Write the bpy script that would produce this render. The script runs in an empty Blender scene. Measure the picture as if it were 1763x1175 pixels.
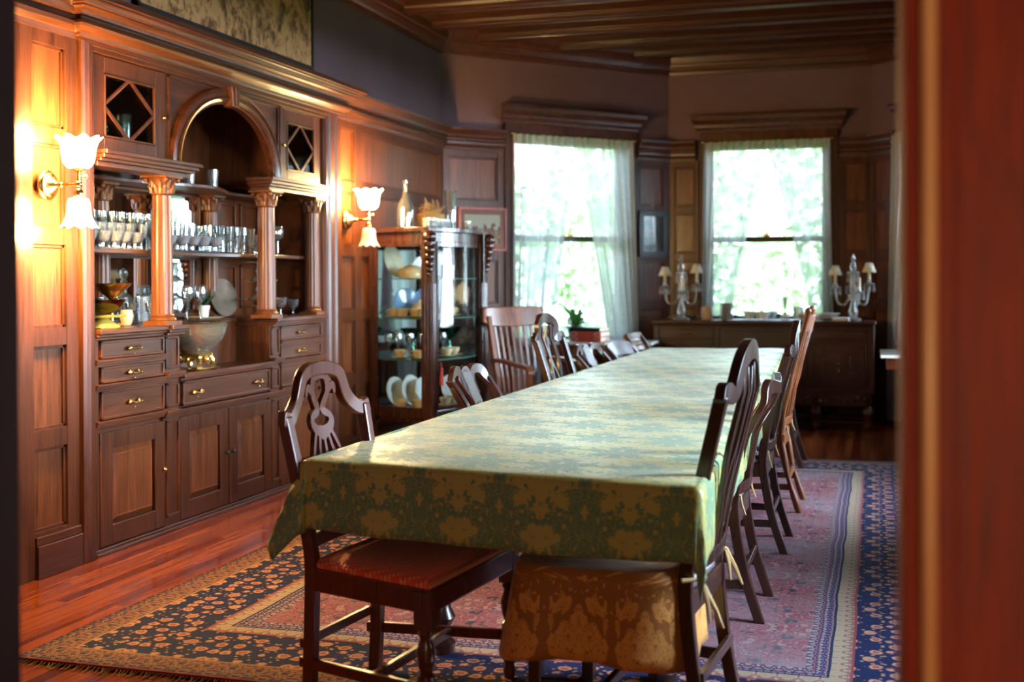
import bpy, bmesh, math, random
from mathutils import Vector, Matrix
PI = math.pi
rnd = random.Random(7)
SC = bpy.context.scene
COL = SC.collection

# ------------------------------------------------------------ camera
cam_d = bpy.data.cameras.new('camera'); cam = bpy.data.objects.new('camera', cam_d); COL.objects.link(cam)
FPX, CX, CY = 2088.8, 881.5, 498.8
yaw, pit, rol = math.radians(16.65), math.radians(0.51), math.radians(-0.215)
Fv = Vector((-math.sin(yaw), math.cos(yaw), 0)); Rv = Vector((math.cos(yaw), math.sin(yaw), 0)); Uv = Vector((0, 0, 1))
F2 = Fv*math.cos(pit) - Uv*math.sin(pit); U2 = Uv*math.cos(pit) + Fv*math.sin(pit)
R3 = Rv*math.cos(rol) + U2*math.sin(rol); U3 = U2*math.cos(rol) - Rv*math.sin(rol)
M = Matrix((( R3.x, U3.x, -F2.x, 0), (R3.y, U3.y, -F2.y, 0), (R3.z, U3.z, -F2.z, 1.35), (0, 0, 0, 1)))
cam.matrix_world = M
cam_d.sensor_width = 36; cam_d.lens = FPX/1763*36
cam_d.shift_x = 0; cam_d.shift_y = -(587.5 - CY)/1763
cam_d.clip_start = 0.05; cam_d.clip_end = 200
cam_d.dof.use_dof = True; cam_d.dof.focus_distance = 4.9; cam_d.dof.aperture_fstop = 2.2
SC.camera = cam
# ------------------------------------------------------------ world, exposure
w = bpy.data.worlds.new('sky'); SC.world = w; w.use_nodes = True
nt = w.node_tree; nt.nodes.clear()
bg = nt.nodes.new('ShaderNodeBackground'); wo = nt.nodes.new('ShaderNodeOutputWorld')
tc = nt.nodes.new('ShaderNodeTexCoord'); sx = nt.nodes.new('ShaderNodeSeparateXYZ'); rp = nt.nodes.new('ShaderNodeValToRGB')
nt.links.new(tc.outputs['Generated'], sx.inputs[0]); nt.links.new(sx.outputs['Z'], rp.inputs[0])
rp.color_ramp.elements[0].position = 0.0; rp.color_ramp.elements[0].color = (0.70, 0.84, 1.0, 1)
rp.color_ramp.elements[1].position = 0.9; rp.color_ramp.elements[1].color = (0.50, 0.66, 1.0, 1)
nt.links.new(rp.outputs[0], bg.inputs[0]); # the garden side (+Y) is under trees and dim, the open side (+X) is a bright hazy sky
mr = nt.nodes.new('ShaderNodeMapRange'); mr.interpolation_type = 'SMOOTHSTEP'
mr.inputs['From Min'].default_value = 0.50; mr.inputs['From Max'].default_value = 0.88; mr.inputs['To Min'].default_value = 15.0; mr.inputs['To Max'].default_value = 100.0
nt.links.new(sx.outputs['X'], mr.inputs[0]); nt.links.new(mr.outputs[0], bg.inputs[1]); nt.links.new(bg.outputs[0], wo.inputs[0])
SC.view_settings.view_transform = 'Standard'; SC.view_settings.look = 'None'
SC.view_settings.exposure = 0.0; SC.view_settings.gamma = 1.0; SC.view_settings.use_curve_mapping = False
try: SC.cycles.max_bounces = 10; SC.cycles.transparent_max_bounces = 24; SC.cycles.caustics_reflective = False; SC.cycles.caustics_refractive = False; SC.cycles.sample_clamp_indirect = 6.0
except Exception: pass

def lamp(name, kind, loc, energy, col, size=0.1, rot=None, sy=None):
    d = bpy.data.lights.new(name, kind); d.energy = energy; d.color = col
    if kind == 'AREA':
        d.size = size
        if sy: d.shape = 'RECTANGLE'; d.size_y = sy
    else: d.shadow_soft_size = size
    o = bpy.data.objects.new(name, d); o.location = loc; COL.objects.link(o)
    if rot is not None: o.rotation_euler = rot
    return o

# ------------------------------------------------------------ node helpers
class S:
    def __init__(s, nt, sock): s.nt = nt; s.k = sock
    def _m(s, op, *a):
        n = s.nt.nodes.new('ShaderNodeMath'); n.operation = op
        for i, x in enumerate((s,)+a):
            if isinstance(x, S): s.nt.links.new(x.k, n.inputs[i])
            else: n.inputs[i].default_value = x
        return S(s.nt, n.outputs[0])
    def __add__(s, o): return s._m('ADD', o)
    def __sub__(s, o): return s._m('SUBTRACT', o)
    def __mul__(s, o): return s._m('MULTIPLY', o)
    def __truediv__(s, o): return s._m('DIVIDE', o)
    def min(s, o): return s._m('MINIMUM', o)
    def max(s, o): return s._m('MAXIMUM', o)
    def gt(s, o): return s._m('GREATER_THAN', o)
    def lt(s, o): return s._m('LESS_THAN', o)
    def pp(s, o): return s._m('PINGPONG', o)
    def sin(s): return s._m('SINE')
    def abs(s): return s._m('ABSOLUTE')
    def fr(s): return s._m('FRACT')
    def fl(s): return s._m('FLOOR')
def mixf(a, b, f):     # a*(1-f)+b*f
    return a + (b - a)*f if isinstance(a, S) else (b - a)*f + a
def xyz(nt, a, b, c=0.0):
    n = nt.nodes.new('ShaderNodeCombineXYZ')
    for i, x in enumerate((a, b, c)):
        if isinstance(x, S): nt.links.new(x.k, n.inputs[i])
        else: n.inputs[i].default_value = x
    return S(nt, n.outputs[0])
def split(nt, v):
    n = nt.nodes.new('ShaderNodeSeparateXYZ'); nt.links.new(v.k, n.inputs[0])
    return [S(nt, n.outputs[i]) for i in range(3)]
def noise(nt, v, scale, detail=2, rough=0.5, dist=0.0):
    n = nt.nodes.new('ShaderNodeTexNoise'); n.inputs['Scale'].default_value = scale; n.inputs['Detail'].default_value = detail
    n.inputs['Roughness'].default_value = rough; n.inputs['Distortion'].default_value = dist
    nt.links.new(v.k, n.inputs['Vector']); return S(nt, n.outputs[0])
def voro(nt, v, scale, rnd_=1.0, feat='F1'):
    n = nt.nodes.new('ShaderNodeTexVoronoi'); n.feature = feat; n.inputs['Scale'].default_value = scale; n.inputs['Randomness'].default_value = rnd_
    nt.links.new(v.k, n.inputs['Vector']); return S(nt, n.outputs['Distance'])
def ramp(nt, f, stops, const=False):
    n = nt.nodes.new('ShaderNodeValToRGB'); r = n.color_ramp
    if const: r.interpolation = 'CONSTANT'
    while len(r.elements) < len(stops): r.elements.new(0.5)
    for e, (p, c) in zip(r.elements, stops): e.position = p; e.color = (*c, 1)
    nt.links.new(f.k, n.inputs[0]); return S(nt, n.outputs[0])
def mixc(nt, a, b, f):
    n = nt.nodes.new('ShaderNodeMix'); n.data_type = 'RGBA'
    for i, x in ((6, a), (7, b)):
        if isinstance(x, S): nt.links.new(x.k, n.inputs[i])
        else: n.inputs[i].default_value = (*x, 1)
    if isinstance(f, S): nt.links.new(f.k, n.inputs[0])
    else: n.inputs[0].default_value = f
    return S(nt, n.outputs[2])
def newmat(name):
    m = bpy.data.materials.new(name); m.use_nodes = True
    nt = m.node_tree; b = nt.nodes['Principled BSDF']; return m, nt, b
def setp(nt, b, key, v):
    if isinstance(v, S): nt.links.new(v.k, b.inputs[key])
    elif isinstance(v, tuple) and len(v) == 3: b.inputs[key].default_value = (*v, 1)
    else: b.inputs[key].default_value = v
def coord(nt, kind='Object'):
    n = nt.nodes.new('ShaderNodeTexCoord'); return S(nt, n.outputs[kind])
def bump(nt, b, h, strength=0.3, dist=0.01):
    n = nt.nodes.new('ShaderNodeBump'); n.inputs['Strength'].default_value = strength; n.inputs['Distance'].default_value = dist
    nt.links.new(h.k, n.inputs['Height']); nt.links.new(n.outputs[0], b.inputs['Normal'])
def scaled(nt, v, s):
    n = nt.nodes.new('ShaderNodeMapping'); n.inputs['Scale'].default_value = s; nt.links.new(v.k, n.inputs[0]); return S(nt, n.outputs[0])

def plain(name, col, rough=0.5, metal=0.0, var=0.12, nscale=9, **kw):
    m, nt, b = newmat(name); c = coord(nt)
    n = noise(nt, c, nscale, 3)
    setp(nt, b, 'Base Color', ramp(nt, n, [(0.3, tuple(x*(1-var) for x in col)), (0.7, tuple(min(1, x*(1+var)) for x in col))]))
    setp(nt, b, 'Roughness', rough); setp(nt, b, 'Metallic', metal)
    for k, v in kw.items(): setp(nt, b, k.replace('_', ' '), v)
    return m
def wood(name, dark, light, axis='z', rough=0.33, coat=0.25, sc=1.0, crough=0.18):
    m, nt, b = newmat(name); c = coord(nt)
    s = {'z': (14, 14, 0.9), 'x': (0.9, 14, 14), 'y': (14, 0.9, 14)}[axis]
    v = scaled(nt, c, tuple(q*sc for q in s))
    g = noise(nt, v, 1.6, 8, 0.62, 1.2)
    fle = noise(nt, scaled(nt, c, tuple(q*sc*3.5 for q in s)), 1.5, 4, 0.7)
    big = noise(nt, c, 1.3*sc, 2)
    f = g*0.62 + fle*0.30 + big*0.22 - 0.02
    mid = tuple((a+b_)/2 for a, b_ in zip(dark, light))
    setp(nt, b, 'Base Color', ramp(nt, f, [(0.36, dark), (0.54, mid), (0.72, light)]))
    setp(nt, b, 'Roughness', g*0.25 + (rough-0.10)); setp(nt, b, 'Coat Weight', coat); setp(nt, b, 'Coat Roughness', crough); setp(nt, b, 'Specular IOR Level', 0.35)
    bump(nt, b, fle, 0.12, 0.004)
    return m
def glassy(name, tint=(1, 1, 1), mixv=0.12, rough=0.02, gcol=(1, 1, 1), density=0.0, haze=0.0):
    m = bpy.data.materials.new(name); m.use_nodes = True; nt = m.node_tree; nt.nodes.clear()
    o = nt.nodes.new('ShaderNodeOutputMaterial'); t = nt.nodes.new('ShaderNodeBsdfTransparent'); g = nt.nodes.new('ShaderNodeBsdfGlossy')
    t.inputs[0].default_value = (*tint, 1); g.inputs[0].default_value = (*gcol, 1); g.inputs['Roughness'].default_value = rough
    fr = nt.nodes.new('ShaderNodeLayerWeight'); fr.inputs[0].default_value = 0.35
    mx = nt.nodes.new('ShaderNodeMixShader')
    f = S(nt, fr.outputs['Fresnel'])*0.9 + mixv
    cl = nt.nodes.new('ShaderNodeClamp'); nt.links.new(f.k, cl.inputs[0])
    nt.links.new(cl.outputs[0], mx.inputs[0]); nt.links.new(t.outputs[0], mx.inputs[1]); nt.links.new(g.outputs[0], mx.inputs[2])
    last = mx
    if haze:
        d = nt.nodes.new('ShaderNodeBsdfTranslucent'); d2 = nt.nodes.new('ShaderNodeBsdfDiffuse'); a_ = nt.nodes.new('ShaderNodeMixShader'); a_.inputs[0].default_value = 0.6
        nt.links.new(d.outputs[0], a_.inputs[1]); nt.links.new(d2.outputs[0], a_.inputs[2]); m0 = nt.nodes.new('ShaderNodeMixShader'); m0.inputs[0].default_value = haze
        nt.links.new(mx.outputs[0], m0.inputs[1]); nt.links.new(a_.outputs[0], m0.inputs[2]); mx = last = m0
    if density:
        d = nt.nodes.new('ShaderNodeBsdfDiffuse'); d.inputs[0].default_value = (*gcol, 1)
        c = coord(nt); vo = voro(nt, c, 190)
        k = vo.gt(0.35)*density
        m2 = nt.nodes.new('ShaderNodeMixShader'); nt.links.new(k.k, m2.inputs[0]); nt.links.new(mx.outputs[0], m2.inputs[1]); nt.links.new(d.outputs[0], m2.inputs[2]); last = m2
    nt.links.new(last.outputs[0], o.inputs[0]); return m

# ------------------------------------------------------------ mesh helpers
def cr(pts, n=6):
    P = [Vector(p) for p in pts]; out = []
    for i in range(len(P)-1):
        a = P[max(i-1, 0)]; b = P[i]; c = P[i+1]; d = P[min(i+2, len(P)-1)]
        for k in range(n):
            t = k/n; out.append(0.5*((2*b)+(c-a)*t+(2*a-5*b+4*c-d)*t*t+(3*b-3*c+d-a)*t**3))
    out.append(P[-1]); return out
class MB:
    def __init__(s, fr=None): s.v = []; s.f = []; s.m = []; s.uv = None; s.fr = fr
    def P(s, p):
        s.v.append(s.fr(*p) if s.fr else tuple(p)); return len(s.v)-1
    def F(s, f, m=0): s.f.append(tuple(f)); s.m.append(m)
    def box(s, a0, a1, b0, b1, c0, c1, m=0):
        i = [s.P((a, b, c)) for a in (a0, a1) for b in (b0, b1) for c in (c0, c1)]
        for q in ((0, 1, 3, 2), (4, 6, 7, 5), (0, 4, 5, 1), (2, 3, 7, 6), (0, 2, 6, 4), (1, 5, 7, 3)): s.F([i[k] for k in q], m)
        return s
    def rings(s, R, closed=True, caps=True, m=0):
        idx = [[s.P(p) for p in r] for r in R]
        n = len(idx[0])
        for a, b in zip(idx, idx[1:]):
            for k in range(n if closed else n-1): s.F((a[k], a[(k+1) % n], b[(k+1) % n], b[k]), m)
        if caps and closed: s.F(idx[0][::-1], m); s.F(idx[-1], m)
        return s
    def lathe(s, prof, n=20, c=(0, 0, 0), caps=True, sx=1, sy=1, m=0, flute=0, fa=0.0):
        R = []
        for r, z in prof:
            r = max(r, 0.0004)
            R.append([(c[0]+sx*r*(1+fa*math.cos(flute*2*PI*k/n))*math.cos(2*PI*k/n), c[1]+sy*r*(1+fa*math.cos(flute*2*PI*k/n))*math.sin(2*PI*k/n), c[2]+z) for k in range(n)])
        return s.rings(R, True, caps, m)
    def tube(s, pts, r, n=8, caps=True, m=0):
        P = [Vector(p) for p in pts]; R = []; up = None
        for i, p in enumerate(P):
            t = (P[min(i+1, len(P)-1)]-P[max(i-1, 0)]).normalized()
            if up is None: up = Vector((0, 0, 1)) if abs(t.z) < 0.9 else Vector((1, 0, 0))
            a = t.cross(up).normalized(); b = a.cross(t).normalized(); up = b
            rr = r[i] if isinstance(r, (list, tuple)) else r
            R.append([tuple(p+(a*math.cos(2*PI*k/n)+b*math.sin(2*PI*k/n))*rr) for k in range(n)])
        return s.rings(R, True, caps, m)
    def prism(s, poly, c0, c1, m=0):           # polygon in (a,b), extruded along c
        lo = [s.P((a, b, c0)) for a, b in poly]; hi = [s.P((a, b, c1)) for a, b in poly]; n = len(poly)
        s.F(lo[::-1], m); s.F(hi, m)
        for k in range(n): s.F((lo[k], lo[(k+1) % n], hi[(k+1) % n], hi[k]), m)
        return s
    def sweep(s, path, prof, m=0, closed=False):  # path in XY (interior on left side), prof (d outwards to the left, z)
        n = len(path); R = []
        for i, p in enumerate(path):
            p = Vector(p)
            if i > 0: d0 = (p-Vector(path[i-1])).normalized()
            else: d0 = (Vector(path[1])-p).normalized()
            d1 = (Vector(path[i+1])-p).normalized() if i < n-1 else d0
            n0 = Vector((-d0.y, d0.x)); n1 = Vector((-d1.y, d1.x)); mi = (n0+n1); mi = mi/max(mi.dot(n0), .2)
            R.append([(p.x+mi.x*d, p.y+mi.y*d, z) for d, z in prof])
        return s.rings(R, True, True, m)
    def grid(s, fn, nu, nv, m=0, uvf=None, closed_u=False):
        base = len(s.v)
        for j in range(nv+1):
            for i in range(nu+1): s.P(fn(i/nu, j/nv))
        for j in range(nv):
            for i in range(nu):
                a = base+j*(nu+1)+i; s.F((a, a+1, a+nu+2, a+nu+1), m)
        if uvf:
            if s.uv is None: s.uv = {}
            for j in range(nv+1):
                for i in range(nu+1): s.uv[base+j*(nu+1)+i] = uvf(i/nu, j/nv)
        return s
    def ball(s, c, r, n=10, sz=1.0, m=0):
        return s.lathe([(r*math.sin(PI*k/6), -r*sz*math.cos(PI*k/6)) for k in range(7)], n, c, m=m)
    def build(s, name, mat, parent=None, bevel=0, smooth=False, world=False, solid=0, sub=0, label=None):
        me = bpy.data.meshes.new(name)
        V = s.v
        if world and parent is not None:
            o = parent; off = Vector((0, 0, 0))
            while o is not None: off += o.location; o = o.parent
            V = [tuple(Vector(p)-off) for p in V]
        me.from_pydata([tuple(p) for p in V], [], s.f)
        for mm in (mat if isinstance(mat, (list, tuple)) else [mat]): me.materials.append(mm)
        me.polygons.foreach_set('material_index', s.m)
        bm = bmesh.new(); bm.from_mesh(me)
        if not solid and s.uv is None: bmesh.ops.recalc_face_normals(bm, faces=bm.faces)
        bm.to_mesh(me); bm.free()
        if s.uv:
            ul = me.uv_layers.new(name='UVMap')
            for lp in me.loops: ul.data[lp.index].uv = s.uv.get(lp.vertex_index, (0, 0))
        if smooth:
            me.shade_smooth(); me.set_sharp_from_angle(angle=math.radians(40))
        me.update()
        o = bpy.data.objects.new(name, me); COL.objects.link(o)
        if parent is not None: o.parent = parent
        if solid: md = o.modifiers.new('solid', 'SOLIDIFY'); md.thickness = solid; md.offset = 0
        if bevel: md = o.modifiers.new('bevel', 'BEVEL'); md.width = bevel; md.segments = 2; md.limit_method = 'ANGLE'; md.angle_limit = math.radians(40)
        if sub: md = o.modifiers.new('sub', 'SUBSURF'); md.levels = sub; md.render_levels = sub
        if label: o['label'] = label
        return o
def tag(o, label, cat, group=None, kind=None):
    if label: o['label'] = label
    if cat: o['category'] = cat
    if group: o['group'] = group
    if kind: o['kind'] = kind
    return o
def thing(name, label, cat, loc=(0, 0, 0), rz=0, group=None):
    o = bpy.data.objects.new(name, None); o.empty_display_size = 0.05; COL.objects.link(o); o.location = loc; o.rotation_euler = (0, 0, rz)
    return tag(o, label, cat, group)
def dup(root, loc, rz=0, label=None, group=None, scale=None):
    def cp(o, par):
        c = o.copy(); COL.objects.link(c)
        if par is not None: c.parent = par
        for ch in [q for q in bpy.data.objects if q.parent == o and q != c]: cp(ch, c)
        return c
    r = cp(root, None); r.location = loc; r.rotation_euler = (0, 0, rz)
    if scale: r.scale = scale if isinstance(scale, tuple) else (scale,)*3
    if label: r['label'] = label
    if group: r['group'] = group
    return r
def struct(o): o['kind'] = 'structure'; return o
# ------------------------------------------------------------ materials
OD = (0.020, 0.0045, 0.0018); OL = (0.130, 0.033, 0.0085)
oak_v = wood('dark_oak_upright', OD, OL, 'z', 0.34, 0.12)
oak_p = wood('oak_panel', (0.026, 0.0065, 0.002), (0.235, 0.062, 0.015), 'z', 0.34, 0.40, crough=0.2)
oak_x = wood('dark_oak_cross', OD, OL, 'x', 0.32, 0.3)
oak_y = wood('dark_oak_length', OD, OL, 'y', 0.32, 0.45, crough=0.22)
maho = wood('mahogany', (0.010, 0.0028, 0.0018), (0.050, 0.011, 0.005), 'z', 0.28, 0.8, crough=0.26)
redwood = wood('red_mahogany', (0.035, 0.006, 0.003), (0.13, 0.022, 0.008), 'z', 0.28, 0.7, crough=0.26)
walnut = wood('dark_walnut', (0.016, 0.007, 0.004), (0.075, 0.028, 0.014), 'x', 0.3, 0.35)
ltwood = wood('light_brown_wood', (0.05, 0.014, 0.004), (0.24, 0.066, 0.017), 'z', 0.34, 0.12)
jambwood = wood('varnished_cherry', (0.09, 0.006, 0.004), (0.36, 0.034, 0.011), 'z', 0.55, 0.0, 3.0)
bead_hl = wood('highlight_bead', (0.60, 0.26, 0.12), (0.85, 0.50, 0.28), 'z', 0.35, 0.3, 1.6)  # pale tan paints a highlight along the jamb's bead
groovew = plain('dark_groove', (0.03, 0.006, 0.004), 0.6)
ceilw = wood('ceiling_oak', (0.014, 0.0036, 0.0018), (0.075, 0.019, 0.008), 'x', 0.36, 0.2)
brass = plain('brass', (0.75, 0.48, 0.16), 0.22, 1.0)
gold = plain('gold', (0.85, 0.55, 0.16), 0.25, 1.0)
silver = plain('silver', (0.75, 0.72, 0.66), 0.2, 1.0)
darkmetal = plain('dark_metal', (0.03, 0.03, 0.03), 0.4, 0.6)
ivory = plain('ivory', (0.75, 0.66, 0.48), 0.5)
china = plain('white_china', (0.72, 0.74, 0.72), 0.12)
cream = plain('cream_china', (0.72, 0.52, 0.30), 0.15)
bluech = plain('blue_china', (0.12, 0.2, 0.32), 0.15)
greengl = glassy('green_glass', (0.03, 0.35, 0.16), 0.15, gcol=(0.3, 0.9, 0.6))
glass = glassy('clear_glass', (0.93, 0.95, 0.95), 0.10, haze=0.05)
cutgl = glassy('cut_glass', (0.84, 0.88, 0.88), 0.26, 0.12, density=0.14, haze=0.04)
bowlgl = glassy('gilt_cut_glass', (0.80, 0.72, 0.50), 0.32, 0.06, gcol=(1, 0.92, 0.7), density=0.10)
pane = glassy('window_glass', (0.94, 0.97, 0.96), 0.03)
cabgl = glassy('cabinet_glass', (0.86, 0.92, 0.90), 0.0, gcol=(0.5, 0.5, 0.5))
mirrorm = plain('mirror_silver', (0.82, 0.86, 0.88), 0.02, 1.0, 0.02)
black = plain('black', (0.008, 0.008, 0.009), 0.5)
leafm = plain('leaf_green', (0.06, 0.2, 0.03), 0.45, 0, 0.4, 30)
marble = plain('marble', (0.66, 0.64, 0.60), 0.15, 0, 0.12, 6)
plasterm, nt, b = newmat('mauve_wall_paint'); c = coord(nt)
setp(nt, b, 'Base Color', ramp(nt, noise(nt, c, 1.4, 4), [(0.3, (0.155, 0.082, 0.102)), (0.7, (0.185, 0.102, 0.124))])); setp(nt, b, 'Roughness', 0.75)
bump(nt, b, noise(nt, c, 120, 3), 0.25, 0.003)
hallm = plain('hall_paint', (0.5, 0.36, 0.2), 0.7)
# plank floor: boards along Y
floorm, nt, b = newmat('strip_oak_floor'); c = coord(nt); x, y, z = split(nt, c)
bi = (x/0.057).fl(); fx = (x/0.057).fr()
off = noise(nt, xyz(nt, bi*7.31, 0.0, 0.0), 3.0, 0)
bl = ((y + off*9.0)/1.3); jj = bl.fr(); cell = noise(nt, xyz(nt, bi*3.7, bl.fl()*5.3, 0.0), 2.3, 0)
g = noise(nt, xyz(nt, x*22.0, y*0.9, bi), 1.6, 6, 0.6, 0.6)
colr = ramp(nt, g*0.75 + cell*0.75 - 0.24, [(0.36, (0.095, 0.014, 0.0035)), (0.5, (0.19, 0.034, 0.008)), (0.66, (0.28, 0.062, 0.015))])
seam = (fx.pp(0.5).lt(0.018) + jj.pp(0.5).lt(0.0012)).min(1.0)
setp(nt, b, 'Base Color', mixc(nt, colr, (0.02, 0.006, 0.003), seam*0.8)); setp(nt, b, 'Roughness', g*0.10 + 0.10); setp(nt, b, 'Specular IOR Level', 0.16)
# rug
RX0, RX1, RY0, RY1 = -2.93, 0.41, 3.60, 9.16
rugm, nt, b = newmat('persian_rug_pile'); c = coord(nt); x, y, z = split(nt, c)
xw = x + (noise(nt, c, 3.0, 1)-0.5)*0.02; yw = y + (noise(nt, xyz(nt, y, x, 3.0), 3.0, 1)-0.5)*0.02
dx = (xw-RX0).min((xw*-1.0)+RX1); dy = (yw-RY0).min((yw*-1.0)+RY1)
d = dx.min(dy); isx = dx.lt(dy)
al = mixf(x-(RX0+RX1)/2, y-(RY0+RY1)/2, isx)
def motif(a, b_, s, seed, th=((0, 0),)):
    v = xyz(nt, a.pp(s), b_, seed)
    return v
v1 = motif(al, d, 0.165, 1.3)
n1 = noise(nt, v1, 30, 2.5, 0.55, 0.4); k1 = voro(nt, v1, 12.5, 0.55); k2 = voro(nt, v1, 34, 0.9)
NAVY = (0.010, 0.016, 0.060)
ros = ramp(nt, k1 + (n1-0.5)*0.40, [(0, (0.34, 0.17, 0.09)), (0.10, (0.30, 0.05, 0.045)), (0.17, (0.44, 0.24, 0.15)), (0.27, (0.26, 0.06, 0.05)), (0.315, NAVY)], True)
ten = ramp(nt, k2 + (n1-0.5)*0.35, [(0, (0.36, 0.20, 0.12)), (0.20, (0.22, 0.07, 0.06)), (0.25, NAVY)], True)
mainb = mixc(nt, ros, ten, (k1 + (n1-0.5)*0.40).gt(0.315))
v2 = motif(al, d, 0.05, 4.3); n2 = noise(nt, v2, 42, 2, 0.5, 0.3)
guard = ramp(nt, n2, [(0, (0.02, 0.02, 0.06)), (0.40, (0.18, 0.08, 0.05)), (0.50, (0.26, 0.13, 0.08)), (0.58, (0.20, 0.045, 0.045)), (0.64, (0.03, 0.03, 0.08))], True)
v3 = motif(al, d, 0.035, 8.3); n3 = noise(nt, v3, 38, 1, 0.5)
cream_b = ramp(nt, n3, [(0, (0.36, 0.26, 0.17)), (0.55, (0.42, 0.32, 0.22)), (0.63, (0.26, 0.12, 0.10))], True)
small_b = ramp(nt, n3, [(0, (0.34, 0.25, 0.2)), (0.47, (0.02, 0.035, 0.12)), (0.56, (0.30, 0.10, 0.09)), (0.62, (0.34, 0.25, 0.2))], True)
v4 = xyz(nt, (x-(RX0+RX1)/2).pp(0.34), (y-(RY0+RY1)/2).pp(0.42), 2.0)
n4 = noise(nt, v4, 13, 3, 0.55, 0.8); n4b = noise(nt, v4, 34, 2, 0.6, 0.4); k4 = voro(nt, v4, 9, 0.9)
field = ramp(nt, n4*0.7 + n4b*0.3, [(0, (0.015, 0.03, 0.10)), (0.36, (0.05, 0.06, 0.06)), (0.41, (0.30, 0.075, 0.085)), (0.46, (0.23, 0.13, 0.13)), (0.50, (0.25, 0.05, 0.07)), (0.57, (0.36, 0.22, 0.18)), (0.63, (0.03, 0.035, 0.10))], True)
colr = mixc(nt, field, small_b, d.lt(0.64)); colr = mixc(nt, colr, (0.02, 0.02, 0.06), d.lt(0.565)); colr = mixc(nt, colr, cream_b, d.lt(0.555))
colr = mixc(nt, colr, (0.25, 0.05, 0.05), d.lt(0.488)); colr = mixc(nt, colr, mainb, d.lt(0.478)); colr = mixc(nt, colr, (0.34, 0.2, 0.1), d.lt(0.155)); colr = mixc(nt, colr, guard, d.lt(0.147))
colr = mixc(nt, colr, (0.012, 0.014, 0.04), d.lt(0.035)*n2.gt(0.5)); colr = mixc(nt, colr, (0.22, 0.02, 0.03), d.lt(0.008))
wear_daylight = noise(nt, c, 2.2, 4)
colr = mixc(nt, colr, (0.30, 0.26, 0.28), (wear_daylight*2.2 - 0.80).max(0.0)*(xw*0.5 + 0.9).max(0.2)*d.gt(0.64))  # worn field patches, paler toward the right with daylight painted in
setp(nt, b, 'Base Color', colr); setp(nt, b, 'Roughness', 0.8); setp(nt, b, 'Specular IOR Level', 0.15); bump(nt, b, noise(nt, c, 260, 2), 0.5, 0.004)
# damask cloth (uv in metres)
def damask(name, ground, figure, cell, sheen=0.3, rough=0.5, seed=0.0, spec=0.4, scl=1.0):
    m, nt, b = newmat(name); uv = coord(nt, 'UV'); u, v, _ = split(nt, uv)
    row = (v/(cell*1.25)).fl(); uu = u + (row*0.5).fr()*cell
    a = uu.pp(cell/2)/cell; bb = (v/(cell*1.25)).fr()
    vv = xyz(nt, a*1.0, bb*1.25, seed)
    n = noise(nt, vv, 6.5*scl, 2.2, 0.5, 0.8); n2 = noise(nt, vv, 17*scl, 1.5, 0.5, 0.6)
    # a medallion that grows from the cell's middle, cut by leaf shaped noise
    r = ((a-0.02)*(a-0.02)*3.2 + (bb-0.5)*(bb-0.5)*3.0)
    k = (n*1.05 + n2*0.42 - r*0.30).gt(0.585)
    e = (n2-0.5).abs().lt(0.022)*0.8
    f = (k - e).max(0.0)
    setp(nt, b, 'Base Color', mixc(nt, ground, figure, f)); 
    setp(nt, b, 'Roughness', f*0.14 + rough); setp(nt, b, 'Sheen Weight', sheen); setp(nt, b, 'Sheen Roughness', 0.35); setp(nt, b, 'Specular IOR Level', spec)
    c = coord(nt); h = noise(nt, c, 3.2, 4, 0.55, 0.6)*1.0 + f*0.03
    bump(nt, b, h, 0.35, 0.03)
    return m
cloth_m = damask('green_gold_damask', (0.38, 0.35, 0.10), (0.11, 0.21, 0.125), 0.26, 0.15, 0.36)
slip_m = damask('gold_floral_damask', (0.30, 0.11, 0.020), (0.62, 0.28, 0.065), 0.34, 0.2, 0.55, 5.5, 0.3, 0.85)
seatred, nt, b = newmat('red_dotted_upholstery'); c = coord(nt); x, y, z = split(nt, c)
px_ = ((x+y)/0.022).fr().pp(0.5) - 0.0; 
q = ((x+y)*(2*PI/0.03)).sin()*((x-y)*(2*PI/0.03)).sin()
setp(nt, b, 'Base Color', mixc(nt, (0.75, 0.055, 0.025), (0.8, 0.30, 0.08), q.gt(0.45))); setp(nt, b, 'Roughness', 0.7); setp(nt, b, 'Sheen Weight', 0.3); bump(nt, b, q, 0.5, 0.004)
cush = plain('grey_cushion', (0.36, 0.32, 0.34), 0.8)
# lace
def lace(name):
    m = bpy.data.materials.new(name); m.use_nodes = True; nt = m.node_tree; nt.nodes.clear()
    o = nt.nodes.new('ShaderNodeOutputMaterial'); t = nt.nodes.new('ShaderNodeBsdfTransparent'); d = nt.nodes.new('ShaderNodeBsdfDiffuse'); tr = nt.nodes.new('ShaderNodeBsdfTranslucent')
    d.inputs[0].default_value = (0.80, 0.82, 0.80, 1); tr.inputs[0].default_value = (0.70, 0.74, 0.73, 1)
    uv = coord(nt, 'UV'); n = noise(nt, uv, 26, 3, 0.6); k = voro(nt, uv, 34, 0.7)
    a = (k.lt(0.32)*n.gt(0.46))*0.15 + 0.76
    mx = nt.nodes.new('ShaderNodeMixShader'); mx.inputs[0].default_value = 0.5
    nt.links.new(d.outputs[0], mx.inputs[1]); nt.links.new(tr.outputs[0], mx.inputs[2])
    m2 = nt.nodes.new('ShaderNodeMixShader'); nt.links.new(a.k, m2.inputs[0]); nt.links.new(t.outputs[0], m2.inputs[1]); nt.links.new(mx.outputs[0], m2.inputs[2])
    nt.links.new(m2.outputs[0], o.inputs[0]); return m
lacem = lace('white_lace')

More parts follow.
